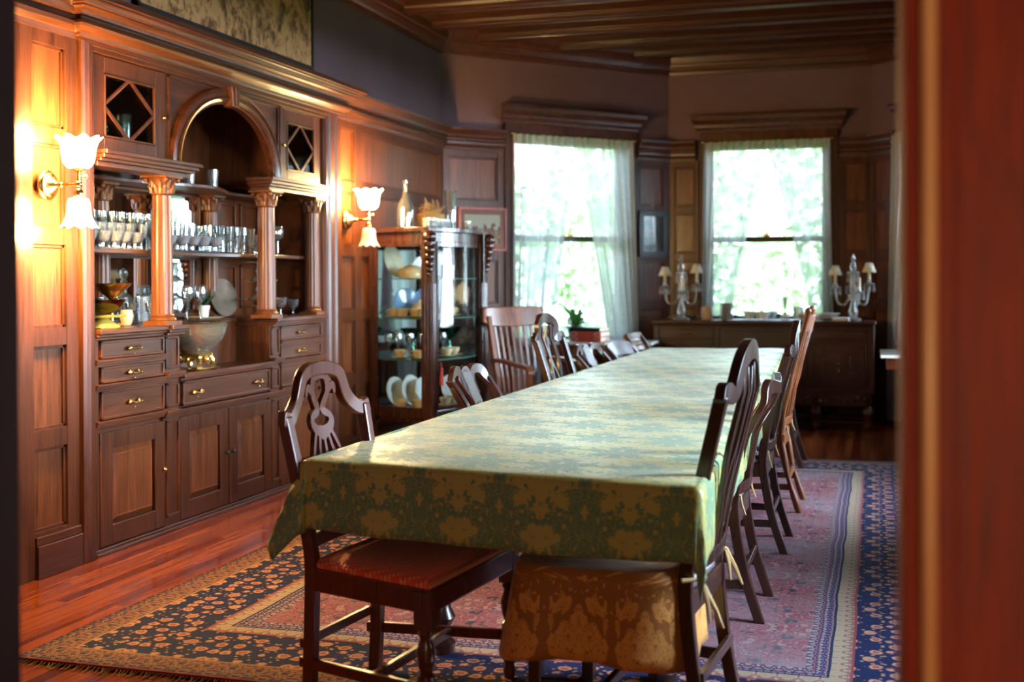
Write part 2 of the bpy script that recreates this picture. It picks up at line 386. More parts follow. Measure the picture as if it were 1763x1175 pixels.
# ------------------------------------------------------------ shell
A = (-3.65, 10.03); B = (-1.94, 11.88); Cc = (-0.03, 11.88); D = (1.68, 10.03)
Y0 = 1.65; ZC = 3.64; CORE = 0.18
def frame(p0, p1):       # (t, d, z): d = towards the room, which lies to the right of p0->p1
    p0 = Vector(p0); u = (Vector(p1)-p0); L = u.length; u = u/L; n = Vector((u.y, -u.x))
    return (lambda t, d, z: (p0.x+u.x*t+n.x*d, p0.y+u.y*t+n.y*d, z)), L
def wall(name, p0, p1, holes, ext0=0, ext1=0, mat=None):
    fr, L = frame(p0, p1); m = MB(fr); t = -ext0
    for (a, b_, z0, z1) in sorted(holes):
        m.box(t, a, -CORE, 0, 0, ZC); 
        if z0 > 0: m.box(a, b_, -CORE, 0, 0, z0)
        m.box(a, b_, -CORE, 0, z1, ZC); t = b_
    m.box(t, L+ext1, -CORE, 0, 0, ZC)
    return struct(m.build(name, mat or plasterm)), fr, L
WZ0, WZ1 = 0.76, 2.64
BAYL = math.hypot(B[0]-A[0], B[1]-A[1])
wl, frL, _ = wall('wall_left', (-3.65, Y0), A, [(3.50-Y0, 4.45-Y0, 0, 2.33), (5.04-Y0, 7.60-Y0, 0, 2.48)], 0.2, 0.06)
wbl, frBL, _ = wall('wall_bay_left', A, B, [(0.73, 1.99, WZ0, WZ1)], 0.0, 0.07)
wb, frB, LB = wall('wall_back', B, Cc, [(0.38, 1.51, WZ0, WZ1)], 0.0, 0.0)
wbr, frBR, _ = wall('wall_bay_right', Cc, D, [(0.50, 1.79, WZ0, WZ1)], 0.07, 0.0)
wr, frR, LR = wall('wall_right', D, (1.68, Y0), [(1.9, 3.2, WZ0, WZ1), (5.1, 6.4, WZ0, WZ1)], 0.06, 0.2)
wn, frN, LN = wall('wall_near', (1.68, Y0), (-3.65, Y0), [(1.63, 3.06, 0, 2.35)], 0, 0)
# floor and ceiling
fl = struct(MB().box(-3.9, 2.0, 1.40, 12.2, -0.12, 0.0).build('floor', floorm))
ce = MB().box(-3.9, 2.0, 1.40, 12.2, ZC, ZC+0.12).build('ceiling', ceilw); struct(ce)
# alcove behind the left opening and behind the built-in cupboard
ac = MB(); ac.box(-4.9, -3.65, 3.3, 3.45, 0, 2.5); ac.box(-4.9, -3.65, 4.46, 4.6, 0, 2.5); ac.box(-5.0, -4.9, 3.3, 4.6, 0, 2.5); ac.box(-4.9, -3.83, 3.3, 4.6, 2.4, 2.5); ac.box(-4.9, -3.65, 3.3, 4.6, -0.1, 0)
struct(ac.build('wall_passage', hallm))
# beams
for i, yb in enumerate([2.4, 3.0, 3.6, 4.2, 4.8, 5.4, 6.0, 6.6, 7.2, 7.8, 8.4, 9.0, 9.62, 10.25, 10.88, 11.5]):
    h = 0 if yb < 10.03 else (yb+0.07-10.03)*0.9243
    m = MB(); x0 = -3.62+h; x1 = 1.65-h
    prof = [(-0.105, 3.64), (-0.105, 3.60), (-0.085, 3.575), (-0.07, 3.565), (-0.07, 3.50), (-0.055, 3.485), (-0.055, 3.455), (0.055, 3.455), (0.055, 3.485), (0.07, 3.50), (0.07, 3.565), (0.085, 3.575), (0.105, 3.60), (0.105, 3.64)]
    m.rings([[(x0, yb+a, z) for a, z in prof], [(x1, yb+a, z) for a, z in prof]])
    o = m.build('beam', ceilw, ce, 0.004)
CW = [(1.68, Y0), D, Cc, B, A, (-3.65, Y0)]
def inset(p): return [tuple(q) for q in p]
# ceiling cornice
prof = [(0, 3.33), (0.035, 3.33), (0.04, 3.36), (0.055, 3.375), (0.07, 3.41), (0.075, 3.43), (0.09, 3.44), (0.10, 3.50), (0.13, 3.54), (0.16, 3.56), (0.16, 3.64), (0, 3.64)]
struct(MB().sweep(CW, prof).build('trim_1', oak_x))
# dado cornice around the room (broken by the cabinet and by the window heads)
dprof = [(0, 2.49), (0.045, 2.49), (0.05, 2.515), (0.06, 2.52), (0.078, 2.54), (0.08, 2.56), (0.066, 2.575), (0.066, 2.59), (0.085, 2.60), (0.092, 2.625), (0.115, 2.65), (0.125, 2.66), (0.13, 2.68), (0, 2.68)]
def pt(fr, t): p = fr(t, 0, 0); return (p[0], p[1])
segs = [[(-3.65, 4.92), (-3.65, Y0)], [pt(frBL, 0.62), A, (-3.65, 7.80)], [pt(frB, 0.27), B, pt(frBL, 2.10)], [pt(frBR, 0.40), Cc, pt(frB, 1.62)], [pt(frR, 1.78), D, pt(frBR, 1.90)], [(1.68, Y0), pt(frR, 6.52)], [pt(frR, 4.98), pt(frR, 3.32)]]
for i, sg in enumerate(segs): struct(MB().sweep(sg, dprof).build('trim_%d' % (i+2), oak_y))
# wainscot: stiles, rails and recessed panels
ROWS = [(0.207, 0.584), (0.668, 1.05), (1.132, 1.515), (1.596, 1.976), (2.055, 2.43)]
def wains(fr, t0, t1, cols, parent, z1=2.50, name='wainscot', base=True, rows=ROWS):
    m = MB(fr); pb_ = MB(fr); pb_.box(t0, t1, 0.0, 0.006, 0, z1)
    t = t0
    for a, b_ in cols:
        m.box(t, a, 0.006, 0.03, 0, z1); t = b_
        z = 0
        for (r0, r1) in rows:
            m.box(a, b_, 0.006, 0.028, z, r0); z = r1
        m.box(a, b_, 0.006, 0.028, z, z1)
        for (r0, r1) in rows:        # bevelled moulding inside each panel
            w_ = 0.014
            for (p, q, r, s_) in ((a, a+w_, r0, r1), (b_-w_, b_, r0, r1), (a, b_, r0, r0+w_), (a, b_, r1-w_, r1)): m.box(p, q, 0.004, 0.017, r, s_)
    m.box(t, t1, 0.006, 0.03, 0, z1)
    o = m.build(name, oak_v, parent, 0.003); pb_.build('panelling', oak_p, parent)
    if base:
        bm_ = MB(fr)
        bm_.box(t0+0.004, t1, 0.028, 0.05, 0, 0.15); bm_.box(t0+0.004, t1, 0.028, 0.042, 0.15, 0.19); bm_.build('baseboard', oak_y, parent, 0.004)
    return o
wains(frL, 4.45-Y0, 4.605-Y0, [], wl, base=False)
wains(frL, 4.60-Y0, 4.925-Y0, [(4.602-Y0, 4.838-Y0)], wl)
wains(frL, 0.02, 3.50-Y0, [(0.12, 0.9), (1.0, 1.75)], wl)
wains(frL, 7.78-Y0, 10.03-Y0-0.01, [(7.90-Y0, 8.13-Y0), (8.24-Y0, 9.925-Y0)], wl)
wains(frBL, 0.01, 0.63, [(0.07, 0.56)], wbl); wains(frBL, 2.09, BAYL-0.01, [(2.15, 2.43)], wbl)
wains(frB, 0.01, 0.30, [(0.06, 0.255)], wb); wains(frB, 1.60, LB-0.01, [(1.665, 1.86)], wb)
wains(frBR, 0.01, 0.43, [(0.06, 0.36)], wbr); wains(frBR, 1.89, BAYL-0.01, [(1.96, 2.45)], wbr)
wains(frR, 0.01, 1.80, [(0.08, 0.85), (0.95, 1.72)], wr); wains(frR, 3.30, 5.0, [(3.4, 4.1), (4.2, 4.9)], wr); wains(frR, 6.5, LR-0.01, [(6.6, 7.4), (7.5, 8.2)], wr)
for fr, a, b_, par in ((frBL, 0.63, 2.09, wbl), (frB, 0.30, 1.60, wb), (frBR, 0.43, 1.89, wbr), (frR, 1.80, 3.30, wr), (frR, 5.0, 6.5, wr)):
    m = MB(fr); m.box(a, b_, 0, 0.03, 0, 0.70); m.box(a, b_, 0.028, 0.05, 0, 0.17); m.build('wainscot', oak_y, par, 0.003)
# windows
def window(n, fr, a, b_, casl, casr, lock=True):
    root = bpy.data.objects.new('window_%d' % n, None); COL.objects.link(root); struct(root); root.location = fr((a+b_)/2, 0, WZ0)
    m = MB(fr)
    m.box(a-casl, a, 0, 0.05, 0.70, 2.76); m.box(b_, b_+casr, 0, 0.05, 0.70, 2.76)
    m.box(a-casl, b_+casr, 0, 0.045, WZ1, 2.76); 
    for k in range(2):
        m.box(a-casl+0.02+0.03*k, a-casl+0.028+0.03*k, 0.05, 0.056, 0.72, 2.62); m.box(b_+0.02+0.03*k, b_+0.028+0.03*k, 0.05, 0.056, 0.72, 2.62)
    m.build('casing', oak_v, root, 0.004, world=True)
    m = MB(fr); m.box(a-casl-0.03, b_+casr+0.03, 0, 0.11, WZ0-0.06, WZ0-0.02); m.build('sill', oak_y, root, 0.005, world=True)
    m = MB(fr); hp = [(0.045, 2.76), (0.05, 2.78), (0.06, 2.79), (0.075, 2.80), (0.08, 2.83), (0.10, 2.85), (0.13, 2.87), (0.14, 2.90), (0.14, 2.92), (0.0, 2.92), (0, 2.76)]
    m.rings([[(a-casl-0.01-d_*0.5, d_, z) for d_, z in hp], [(b_+casr+0.01+d_*0.5, d_, z) for d_, z in hp]]); m.build('head_cornice', oak_y, root, 0.003, world=True)
    m = MB(fr)
    def sash(z0, z1, d0, d1):
        m.box(a, a+0.05, d0, d1, z0, z1); m.box(b_-0.05, b_, d0, d1, z0, z1); m.box(a+0.05, b_-0.05, d0, d1, z0, z0+0.05); m.box(a+0.05, b_-0.05, d0, d1, z1-0.05, z1)
    sash(1.70, WZ1, -0.10, -0.065); sash(WZ0, 1.745, -0.06, -0.025)
    m.box(a, b_, -CORE, -0.11, WZ0-0.02, WZ0+0.01)
    m.build('sash', walnut, root, 0.003, world=True)
    g = MB(fr); g.box(a+0.05, b_-0.05, -0.085, -0.081, 1.75, WZ1-0.05); g.box(a+0.05, b_-0.05, -0.045, -0.041, WZ0+0.05, 1.70); g.build('pane', pane, root, world=True)
    m = MB(fr); mid = (a+b_)/2; m.box(mid-0.03, mid+0.03, -0.03, -0.005, 1.745, 1.765); m.lathe([(0.012, 0), (0.012, 0.02), (0.004, 0.035)], 8, (mid, -0.017, 1.765)); m.build('sash_lock', brass, root, world=True)
    pl = lamp('daylight_portal_%d' % n, 'AREA', fr(mid, -0.13, (WZ0+WZ1)/2), 1, (1, 1, 1), b_-a, sy=WZ1-WZ0)
    q = Vector(fr(mid, 1, 0))-Vector(fr(mid, 0, 0)); pl.rotation_euler = q.to_track_quat('-Z', 'Z').to_euler()
    try: pl.data.cycles.is_portal = True
    except Exception: pass
    return root
window(1, frBL, 0.73, 1.99, 0.10, 0.10); window(2, frB, 0.38, 1.51, 0.07, 0.10); window(3, frBR, 0.50, 1.79, 0.07, 0.10)
window(4, frR, 1.9, 3.2, 0.1, 0.1); window(5, frR, 5.1, 6.4, 0.1, 0.1)
# curtains: one lace panel each side of a window, on a rod
def curtain(fr, t_out, t_in_top, t_in_mid, t_in_bot, label, z_top=2.66, z_bot=0.05, flare=0.0, seed=0, group=None):
    r = random.Random(seed); ph = [r.uniform(0, 6.28) for _ in range(5)]
    def f(u, v):
        z = z_top + (z_bot-z_top)*v
        ti = (t_in_top*(1-v)**2 + 2*t_in_mid*v*(1-v) + t_in_bot*v*v)
        to = t_out + flare*v*v
        t = to + (ti-to)*(u + 0.012*math.sin(u*40+ph[3]))
        amp = 0.012 + 0.022*min(1, v*1.6)
        d = 0.095 + amp*math.sin(u*2*PI*9+ph[0]+v*0.8) + 0.5*amp*math.sin(u*2*PI*5.3+ph[1]-v) + 0.008*math.sin(u*70+ph[2])
        return (t, d, z)
    m = MB(fr); W = abs(t_in_top-t_out)*1.6
    m.grid(f, 110, 26, uvf=lambda u, v: (u*W, v*(z_top-z_bot)))
    o = m.build('lace_curtain', lacem, smooth=True); return tag(o, label, 'curtain')
curtain(frBL, 0.68, 1.38, 1.14, 0.98, 'white lace curtain at left of the window behind the slat-back armchair', seed=1, flare=-0.02)
curtain(frBL, 2.03, 1.34, 1.68, 1.86, 'white lace curtain at right of the window behind the plant and red books', seed=2, flare=0.06)
curtain(frB, 0.355, 0.98, 0.66, 0.42, 'white lace curtain at left of the window above the sideboard, pulled toward the left candelabra', seed=3, flare=-0.03)
curtain(frB, 1.545, 0.94, 1.34, 1.53, 'white lace curtain at right of the window above the sideboard, pulled toward the right candelabra', seed=4, flare=0.06)
curtain(frBR, 0.33, 1.10, 0.72, 0.62, 'narrow strip of lace curtain beside the white-topped side table at right edge', seed=5, flare=-0.03)
curtain(frBR, 1.88, 1.14, 1.55, 1.7, 'lace curtain on the far side of the right-hand bay window', seed=6)
for i, (fr, a, b_, lb) in enumerate(((frBL, 0.66, 2.06, 'thin brass curtain rod over the window behind the armchair'), (frB, 0.33, 1.57, 'thin brass curtain rod over the window above the sideboard'), (frBR, 0.31, 1.9, 'thin brass curtain rod over the bay window at right'))):
    m = MB(); m.tube([fr(a, 0.09, 2.662), fr(b_, 0.09, 2.662)], 0.007, 8); 
    for t in (a+0.01, b_-0.01): m.tube([fr(t, 0.04, 2.662), fr(t, 0.09, 2.662)], 0.006, 6); m.ball(fr(t, 0.095, 2.662), 0.014)
    tag(m.build('curtain_rod', brass, smooth=True), lb, 'curtain rod')
# near doorway: frame seen from the hall
dr = bpy.data.objects.new('door_1', None); COL.objects.link(dr); dr.location = (-0.58, 1.5, 0); struct(dr)
m = MB(); m.box(0.028, 0.05, 1.40, 1.65, 0, 2.35); m.box(0.028, 0.19, 1.385, 1.47, 0, 2.48)
m.tube([(0.037, 1.383, 0), (0.037, 1.383, 2.45)], 0.009, 12); m.box(0.064, 0.084, 1.376, 1.39, 0, 2.45)
rj = m.build('right_jamb', jambwood, dr, 0.003, world=True, smooth=True)
m = MB(); m.tube([(0.0565, 1.380, 0), (0.0565, 1.380, 2.45)], 0.0085, 12); m.build('bead_moulding', bead_hl, rj, world=True, smooth=True)
m = MB(); m.box(0.0465, 0.049, 1.381, 1.39, 0, 2.45); m.build('groove', groovew, rj, world=True)
m = MB(); m.box(-1.385, -1.325, 1.40, 1.65, 0, 2.35); m.box(-1.49, -1.325, 1.385, 1.47, 0, 2.48); m.build('left_jamb', plain('shaded_jamb', (0.022, 0.006, 0.003), 0.75, Specular_IOR_Level=0.1), dr, 0.003, world=True)  # near-black colour puts the unlit side's shade into the left jamb
m = MB(); m.box(-1.49, 0.19, 1.385, 1.47, 2.35, 2.5); m.box(-1.325, 0.03, 1.40, 1.65, 2.33, 2.36); m.build('head', walnut, dr, 0.003, world=True)
m = MB(); m.box(-1.325, 0.03, 1.42, 1.65, -0.01, 0.012); m.build('threshold', oak_x, dr, 0.004, world=True)
# hall where the camera stands
m = MB(); m.box(-2.6, 2.6, -3.0, 1.40, -0.12, 0.0); struct(m.build('floor_hall', floorm))
m = MB(); m.box(-2.7, -2.6, -3.0, 1.47, 0, 3.0); m.box(2.6, 2.7, -3, 1.47, 0, 3.0); m.box(-2.7, 2.7, -3.1, -3.0, 0, 3.0); m.box(-2.6, -1.49, 1.38, 1.47, 0, 3.0); m.box(0.19, 2.6, 1.38, 1.47, 0, 3.0); m.box(-1.49, 0.19, 1.38, 1.47, 2.5, 3.0); struct(m.build('wall_hall', hallm))
m = MB(); m.box(-2.7, 2.7, -3.1, 1.47, 3.0, 3.1); struct(m.build('ceiling_hall', hallm))
lamp('unseen_hall_light', 'POINT', (0.42, -0.75, 1.10), 62, (1.0, 0.70, 0.38), 0.22)  # unseen warm light added in the hall to brighten jamb, cloth front and seat
# garden
gr = struct(MB().box(-40, 40, 12.3, 60, -1.2, -1.0).build('ground', plain('grass', (0.05, 0.12, 0.02), 0.9, 0, 0.3, 4)))
struct(MB().box(2.2, 40, -30, 12.3, -1.2, -1.0).build('ground_side', plain('grass_side', (0.05, 0.12, 0.02), 0.9, 0, 0.3, 4)))
folm = plain('foliage', (0.34, 0.44, 0.20), 0.7, 0, 0.35, 3)
def tree(x, y, h, r, label, n=2600, seed=0):
    rr = random.Random(seed); t = thing('garden_tree', label, 'tree', (x, y, -1.0), 0, 'trees outside the windows')
    m = MB(); m.tube([(0, 0, 0), (0.05, 0, h*0.3), (0, 0.05, h*0.7)], [0.16, 0.12, 0.06], 8); m.build('trunk', walnut, t, smooth=True)
    m = MB()
    for _ in range(n):
        th = rr.uniform(0, 2*PI); ph = math.acos(rr.uniform(-1, 1)); q = rr.uniform(0.35, 1)**0.5
        c = Vector((math.cos(th)*math.sin(ph)*r*q, math.sin(th)*math.sin(ph)*r*q, h*0.62+math.cos(ph)*h*0.40*q)); s_ = rr.uniform(0.06, 0.14)
        a = Vector((rr.uniform(-1, 1), rr.uniform(-1, 1), rr.uniform(-1, 1))).normalized()*s_; b_ = a.orthogonal().normalized()*s_*0.6
        i = [m.P(c+a), m.P(c+b_), m.P(c-a), m.P(c-b_)]; m.F(i)
    m.build('foliage', folm, t)
# ------------------------------------------------------------ built-in cupboard
XF, XB = -3.63, -4.10; YC = 6.32
YA, YZ = 5.04, 7.60
cab = thing('built_in_cupboard', 'tall dark oak built-in cupboard with arched glass niche, fluted columns, drawers and panelled doors', 'cupboard', (-3.85, YC, 0))
def cb(m, name, mat, bevel=0.003, **k): return m.build(name, mat, k.pop('parent', cab), bevel, world=True, **k)
# carcass: sides, back, ceiling of the niche
m = MB(); m.box(XB-0.03, XB, YA, YZ, 0, 2.48); m.box(XB, XF-0.01, YA, YA+0.012, 0, 2.48); m.box(XB, XF-0.01, YZ-0.012, YZ, 0, 2.48); m.box(XB, XF, YA, YZ, 2.46, 2.48)
m.box(XB, XF-0.02, YA, 5.70, 1.93, 1.95); m.box(XB, XF-0.02, 6.94, YZ, 1.93, 1.95); m.box(XB, XF-0.01, 5.695, 5.71, 1.95, 2.46); m.box(XB, XF-0.01, 6.93, 6.945, 1.95, 2.46)
cb(m, 'back_and_sides', oak_v)
# niche panelling on back and right side
m = MB()
for (a, b_) in ((6.98, 7.24), (7.30, 7.56)):
    for (z0, z1) in ((1.16, 1.45), (1.56, 1.86)):
        w_ = 0.02
        for q in ((a, a+w_, z0, z1), (b_-w_, b_, z0, z1), (a, b_, z0, z0+w_), (a, b_, z1-w_, z1)): m.box(XB, XB+0.018, q[0], q[1], q[2], q[3])
for (z0, z1) in ((1.16, 1.45), (1.56, 1.86)):
    for (a, b_) in ((XB+0.05, XB+0.10), (XF-0.14, XF-0.09)): m.box(a, b_, YZ-0.03, YZ-0.012, z0, z1)
    m.box(XB+0.05, XF-0.09, YZ-0.03, YZ-0.012, z0-0.03, z0); m.box(XB+0.05, XF-0.09, YZ-0.03, YZ-0.012, z1, z1+0.03)
cb(m, 'niche_panelling', oak_v)
# casing (frame) left, right, top with mouldings
m = MB()
def casing_v(y0, y1, z1, flip):
    prof = [(0, -3.66), (0, -3.600), (0.018, -3.588), (0.03, -3.600), (0.05, -3.592), (0.075, -3.592), (0.085, -3.604), (0.10, -3.604), (0.108, -3.625), (0.115, -3.66)]
    w_ = y1-y0; P = [((y0+a/0.115*w_) if not flip else (y1-a/0.115*w_), x) for a, x in prof]
    m.rings([[(x, y, 0.0) for y, x in P], [(x, y, z1) for y, x in P]])
casing_v(4.93, 5.045, 2.50, False); casing_v(7.595, 7.79, 2.50, True)
m.box(-3.66, -3.602, 5.03, 7.61, 2.455, 2.50); m.box(-3.66, -3.592, 5.0, 7.64, 2.478, 2.50)
cb(m, 'casing', oak_v, 0.002)
m = MB(); prof = [(0, 2.49), (0.02, 2.49), (0.02, 2.503), (0.034, 2.506), (0.038, 2.52), (0.062, 2.53), (0.078, 2.54), (0.085, 2.553), (0.082, 2.567), (0.072, 2.575), (0.055, 2.578), (0.055, 2.592), (0.078, 2.594), (0.08, 2.604), (0.09, 2.606), (0.096, 2.618), (0.115, 2.626), (0.115, 2.634), (0.132, 2.637), (0.136, 2.65), (0.150, 2.653), (0.150, 2.661), (0.165, 2.664), (0.165, 2.69), (0, 2.69)]
m.sweep([(-3.70, 7.80), (-3.61, 7.80), (-3.61, 4.925), (-3.70, 4.925)], prof); cb(m, 'crown', oak_y, 0)
# front above the niche: plate with elliptic arch
ia, ib, oa, ob, zs = 0.53, 0.385, 0.625, 0.475, 1.985
m = MB(lambda y, z, x: (x, y, z))
N = 28; E_ = [(YC-0.0+ia*1.0*-math.cos(PI*k/N)+0.01, zs+ib*math.sin(PI*k/N)) for k in range(N+1)]
y0, y1, zt = 5.70, 6.96, 2.462
for k in range(N):
    a, b_ = E_[k], E_[k+1]
    q = [m.P((a[0], a[1], XF-0.02)), m.P((b_[0], b_[1], XF-0.02)), m.P((b_[0], zt, XF-0.02)), m.P((a[0], zt, XF-0.02))]
    q2 = [m.P((a[0], a[1], XF)), m.P((b_[0], b_[1], XF)), m.P((b_[0], zt, XF)), m.P((a[0], zt, XF))]
    m.F(q[::-1]); m.F(q2); m.F((q[0], q[1], q2[1], q2[0])); m.F((q[3], q[2], q2[2], q2[3]))
m.box(5.67, E_[0][0], 1.94, zt, XF-0.02, XF); m.box(E_[-1][0], 6.975, 1.94, zt, XF-0.02, XF)
m.box(5.705, 5.715, 2.0, zt, XF, XF+0.012); m.box(5.705, 6.955, 2.44, 2.45, XF, XF+0.012); m.box(6.945, 6.955, 2.0, zt, XF, XF+0.012)
cb(m, 'spandrel', oak_y, 0.0)
m = MB(); prof = [(1.0, 0.0), (1.0, 0.035), (0.82, 0.042), (0.70, 0.03), (0.5, 0.03), (0.38, 0.045), (0.2, 0.038), (0.1, 0.022), (0.0, 0.022), (0, -0.02)]
R = []
for k in range(41):
    th = PI*k/40; R.append([(XF+h, YC+0.01-math.cos(th)*(ia+(oa-ia)*q), zs+math.sin(th)*(ib+(ob-ib)*q)) for q, h in prof])
m.rings(R); ar = cb(m, 'arch', oak_x, 0, smooth=True)
m = MB(lambda y, z, x: (x, y, z)); m.prism([(YC-0.025, 2.355), (YC+0.045, 2.355), (YC+0.062, 2.475), (YC-0.042, 2.475)], XF, XF+0.065); m.prism([(YC-0.005, 2.36), (YC+0.025, 2.36), (YC+0.035, 2.47), (YC-0.015, 2.47)], XF, XF+0.075)
m.build('keystone', oak_v, ar, 0.004, world=True)
# cupboard doors with diamond muntins
def gdoor(y0, y1, knob_y):
    z0, z1 = 1.985, 2.452; s = 0.085
    m = MB(); x0, x1 = XF-0.02, XF+0.008
    m.box(x0, x1, y0, y0+s, z0, z1); m.box(x0, x1, y1-s, y1, z0, z1); m.box(x0, x1, y0+s, y1-s, z0, z0+0.07); m.box(x0, x1, y0+s, y1-s, z1-0.085, z1)
    o = cb(m, 'cupboard_door', oak_v, 0.004)
    ga, gb, gz0, gz1 = y0+s, y1-s, z0+0.07, z1-0.085
    m = MB(); m.box(XF-0.01, XF-0.006, ga, gb, gz0, gz1); m.build('pane', cabgl, o, world=True)
    mu = MB(); cy, cz = (ga+gb)/2, (gz0+gz1)/2
    for p, q in (((ga, cz), (cy, gz1)), ((cy, gz1), (gb, cz)), ((gb, cz), (cy, gz0)), ((cy, gz0), (ga, cz))):
        d_ = Vector((q[0]-p[0], q[1]-p[1])).normalized(); n_ = Vector((-d_.y, d_.x))*0.009
        mu.rings([[(XF+dx_, pp[0]+n_.x*sg, pp[1]+n_.y*sg) for dx_, sg in ((-0.005, -1), (0.006, -1), (0.006, 1), (-0.005, 1))] for pp in (p, q)])
    w_ = 0.01
    for q in ((ga, ga+w_, gz0, gz1), (gb-w_, gb, gz0, gz1), (ga, gb, gz0, gz0+w_), (ga, gb, gz1-w_, gz1)): mu.box(XF-0.002, XF+0.012, q[0], q[1], q[2], q[3])
    mu.build('muntin', oak_v, o, 0.002, world=True)
    k = MB(); k.ball((XF+0.018, knob_y, 2.21), 0.012); k.build('knob', brass, o, world=True, smooth=True)
gdoor(5.055, 5.665, 5.645); gdoor(6.985, 7.55, 7.01)
m = MB(); m.box(XF-0.03, XF-0.02, YA, 5.70, 1.95, 2.46); m.box(XF-0.03, XF-0.02, 7.55, YZ, 1.95, 2.46); 
# entablature over the columns
for y0, y1 in ((5.045, 5.86), (6.78, 7.597)):
    m = MB()
    for z0, z1, x in ((1.905, 1.93, XF+0.035), (1.93, 1.945, XF+0.055), (1.945, 1.965, XF+0.075), (1.965, 1.985, XF+0.09)): m.box(XF-0.10, x, y0 if y0 < 5.1 else y0-(x-XF-0.035), y1 if y1 > 7.5 else y1+(x-XF-0.035), z0, z1)
    cb(m, 'entablature', oak_y, 0.003)
# columns
def column(x, y, z0, z1, half=False, name='column', r0=0.056):
    e = bpy.data.objects.new(name, None); COL.objects.link(e); e.parent = cab; e.location = (x+3.85, y-YC, z0)
    H = z1-z0; R = []
    n = 48
    for t in [0, .1, .3, .5, .7, .85, 1]:
        r = r0*(1-0.12*t*t); zz = z0+0.055+(H-0.16)*t
        R.append([(x+r*(1+0.035*math.cos(16*2*PI*k/n))*math.cos(2*PI*k/n), y+r*(1+0.035*math.cos(16*2*PI*k/n))*math.sin(2*PI*k/n), zz) for k in range(n)])
    MB().rings(R).build('shaft', ltcol, e, world=True, smooth=True)
    m = MB(); m.box(x-r0*1.3, x+r0*1.3, y-r0*1.3, y+r0*1.3, z0, z0+0.022); m.lathe([(r0*1.28, 0.022), (r0*1.33, 0.03), (r0*1.25, 0.038), (r0*1.08, 0.042), (r0*1.15, 0.05), (r0*1.05, 0.058)], 24, (x, y, z0)); m.build('base', ltcol, e, world=True, smooth=True)
    m = MB(); c0 = z1-0.105; m.lathe([(r0*0.92, 0), (r0*1.02, 0.005), (r0*0.92, 0.01), (r0*0.95, 0.04), (r0*1.1, 0.075), (r0*1.35, 0.09)], 24, (x, y, c0))
    for ring, (zz, rr, hh) in enumerate(((0.012, 0.97, 0.035), (0.04, 1.0, 0.035))):
        for k in range(8):
            th = 2*PI*(k+0.5*ring)/8; cx_, cy_ = math.cos(th), math.sin(th)
            pts = [(x+cx_*r0*(rr+q*0.35), y+cy_*r0*(rr+q*0.35), c0+zz+hh*z_) for q, z_ in ((0, 0), (0.1, 0.5), (0.35, 0.95), (0.75, 1.0), (0.8, 0.8))]
            m.tube(pts, [0.012, 0.013, 0.011, 0.008, 0.004], 6)
    for k in range(4):
        th = PI/4+k*PI/2; m.ball((x+math.cos(th)*r0*1.5, y+math.sin(th)*r0*1.5, c0+0.082), 0.014)
    m.box(x-r0*1.42, x+r0*1.42, y-r0*1.42, y+r0*1.42, c0+0.092, z1)
    m.build('capital', ltcol, e, world=True, smooth=True)
ltcol = wood('column_oak', (0.055, 0.015, 0.005), (0.25, 0.075, 0.023), 'z', 0.34, 0.15)
column(-3.645, 5.672, 1.11, 1.905); column(-3.645, 6.83, 1.11, 1.905)
column(-4.045, 5.70, 1.11, 1.885, r0=0.05); column(-4.045, 6.84, 1.11, 1.885, r0=0.05)
column(-3.675, 7.535, 1.11, 1.905, name='half_column', r0=0.05)
# shelves with serpentine fronts
def shelf(z, th, xf, bow, name, y0=YA+0.012, y1=YZ-0.012):
    m = MB(); pts = []
    for k in range(49):
        y = y0+(y1-y0)*k/48; u = (y-YC)/0.63
        pts.append((xf+bow*(math.cos(u*PI)*0.5+0.5 if abs(u) < 1 else 0), y))
    poly = pts+[(XB, y1), (XB, y0)]
    m.prism(poly, z-th, z); cb(m, name, oak_y, 0.003, smooth=False)
shelf(1.51, 0.022, -3.715, -0.05, 'shelf'); shelf(1.905, 0.02, -3.90, 0.16, 'upper_shelf')
# mirrors at the back
for z0, z1 in ((1.145, 1.475), (1.535, 1.865)):
    m = MB(); m.box(XB, XB+0.012, 5.76, 6.785, z0, z1); mo = cb(m, 'mirror', mirrorm, 0)
    m = MB(); 
    for q in ((5.745, 5.765, z0-0.015, z1+0.015), (6.775, 6.79, z0-0.015, z1+0.015), (5.745, 6.79, z0-0.015, z0), (5.745, 6.79, z1, z1+0.015)): m.box(XB, XB+0.022, *q)
    m.build('mirror_frame', oak_v, mo, 0.002, world=True)
# lower cupboard: body blocks
m = MB()
XS = -3.625
m.box(XB, XS-0.02, YA+0.01, 5.80, 0.02, 1.075); m.box(XB, XS-0.02, 6.83, YZ-0.01, 0.02, 1.075); m.box(XB, XS-0.02, 5.80, 6.83, 0.02, 0.815); m.box(XB, -3.86, 5.80, 6.83, 0.815, 1.085)
m.box(XS-0.02, XS, YA+0.01, 5.085, 0.02, 1.075); m.box(XS-0.02, XS, 5.645, 5.80, 0.02, 1.075); m.box(XS-0.02, XS, 6.83, 6.955, 0.02, 1.075); m.box(XS-0.02, XS, 7.555, YZ, 0.02, 1.075)
for y0, y1 in ((5.66, 5.79), (6.84, 6.95)):      # pier strips
    for z0, z1 in ((0.875, 1.05), (0.665, 0.80), (0.08, 0.60)):
        for q in ((y0, y0+0.016, z0, z1), (y1-0.016, y1, z0, z1), (y0, y1, z0, z0+0.016), (y0, y1, z1-0.016, z1)): m.box(XS, XS+0.01, *q)
cb(m, 'lower_body', oak_v)
m = MB()
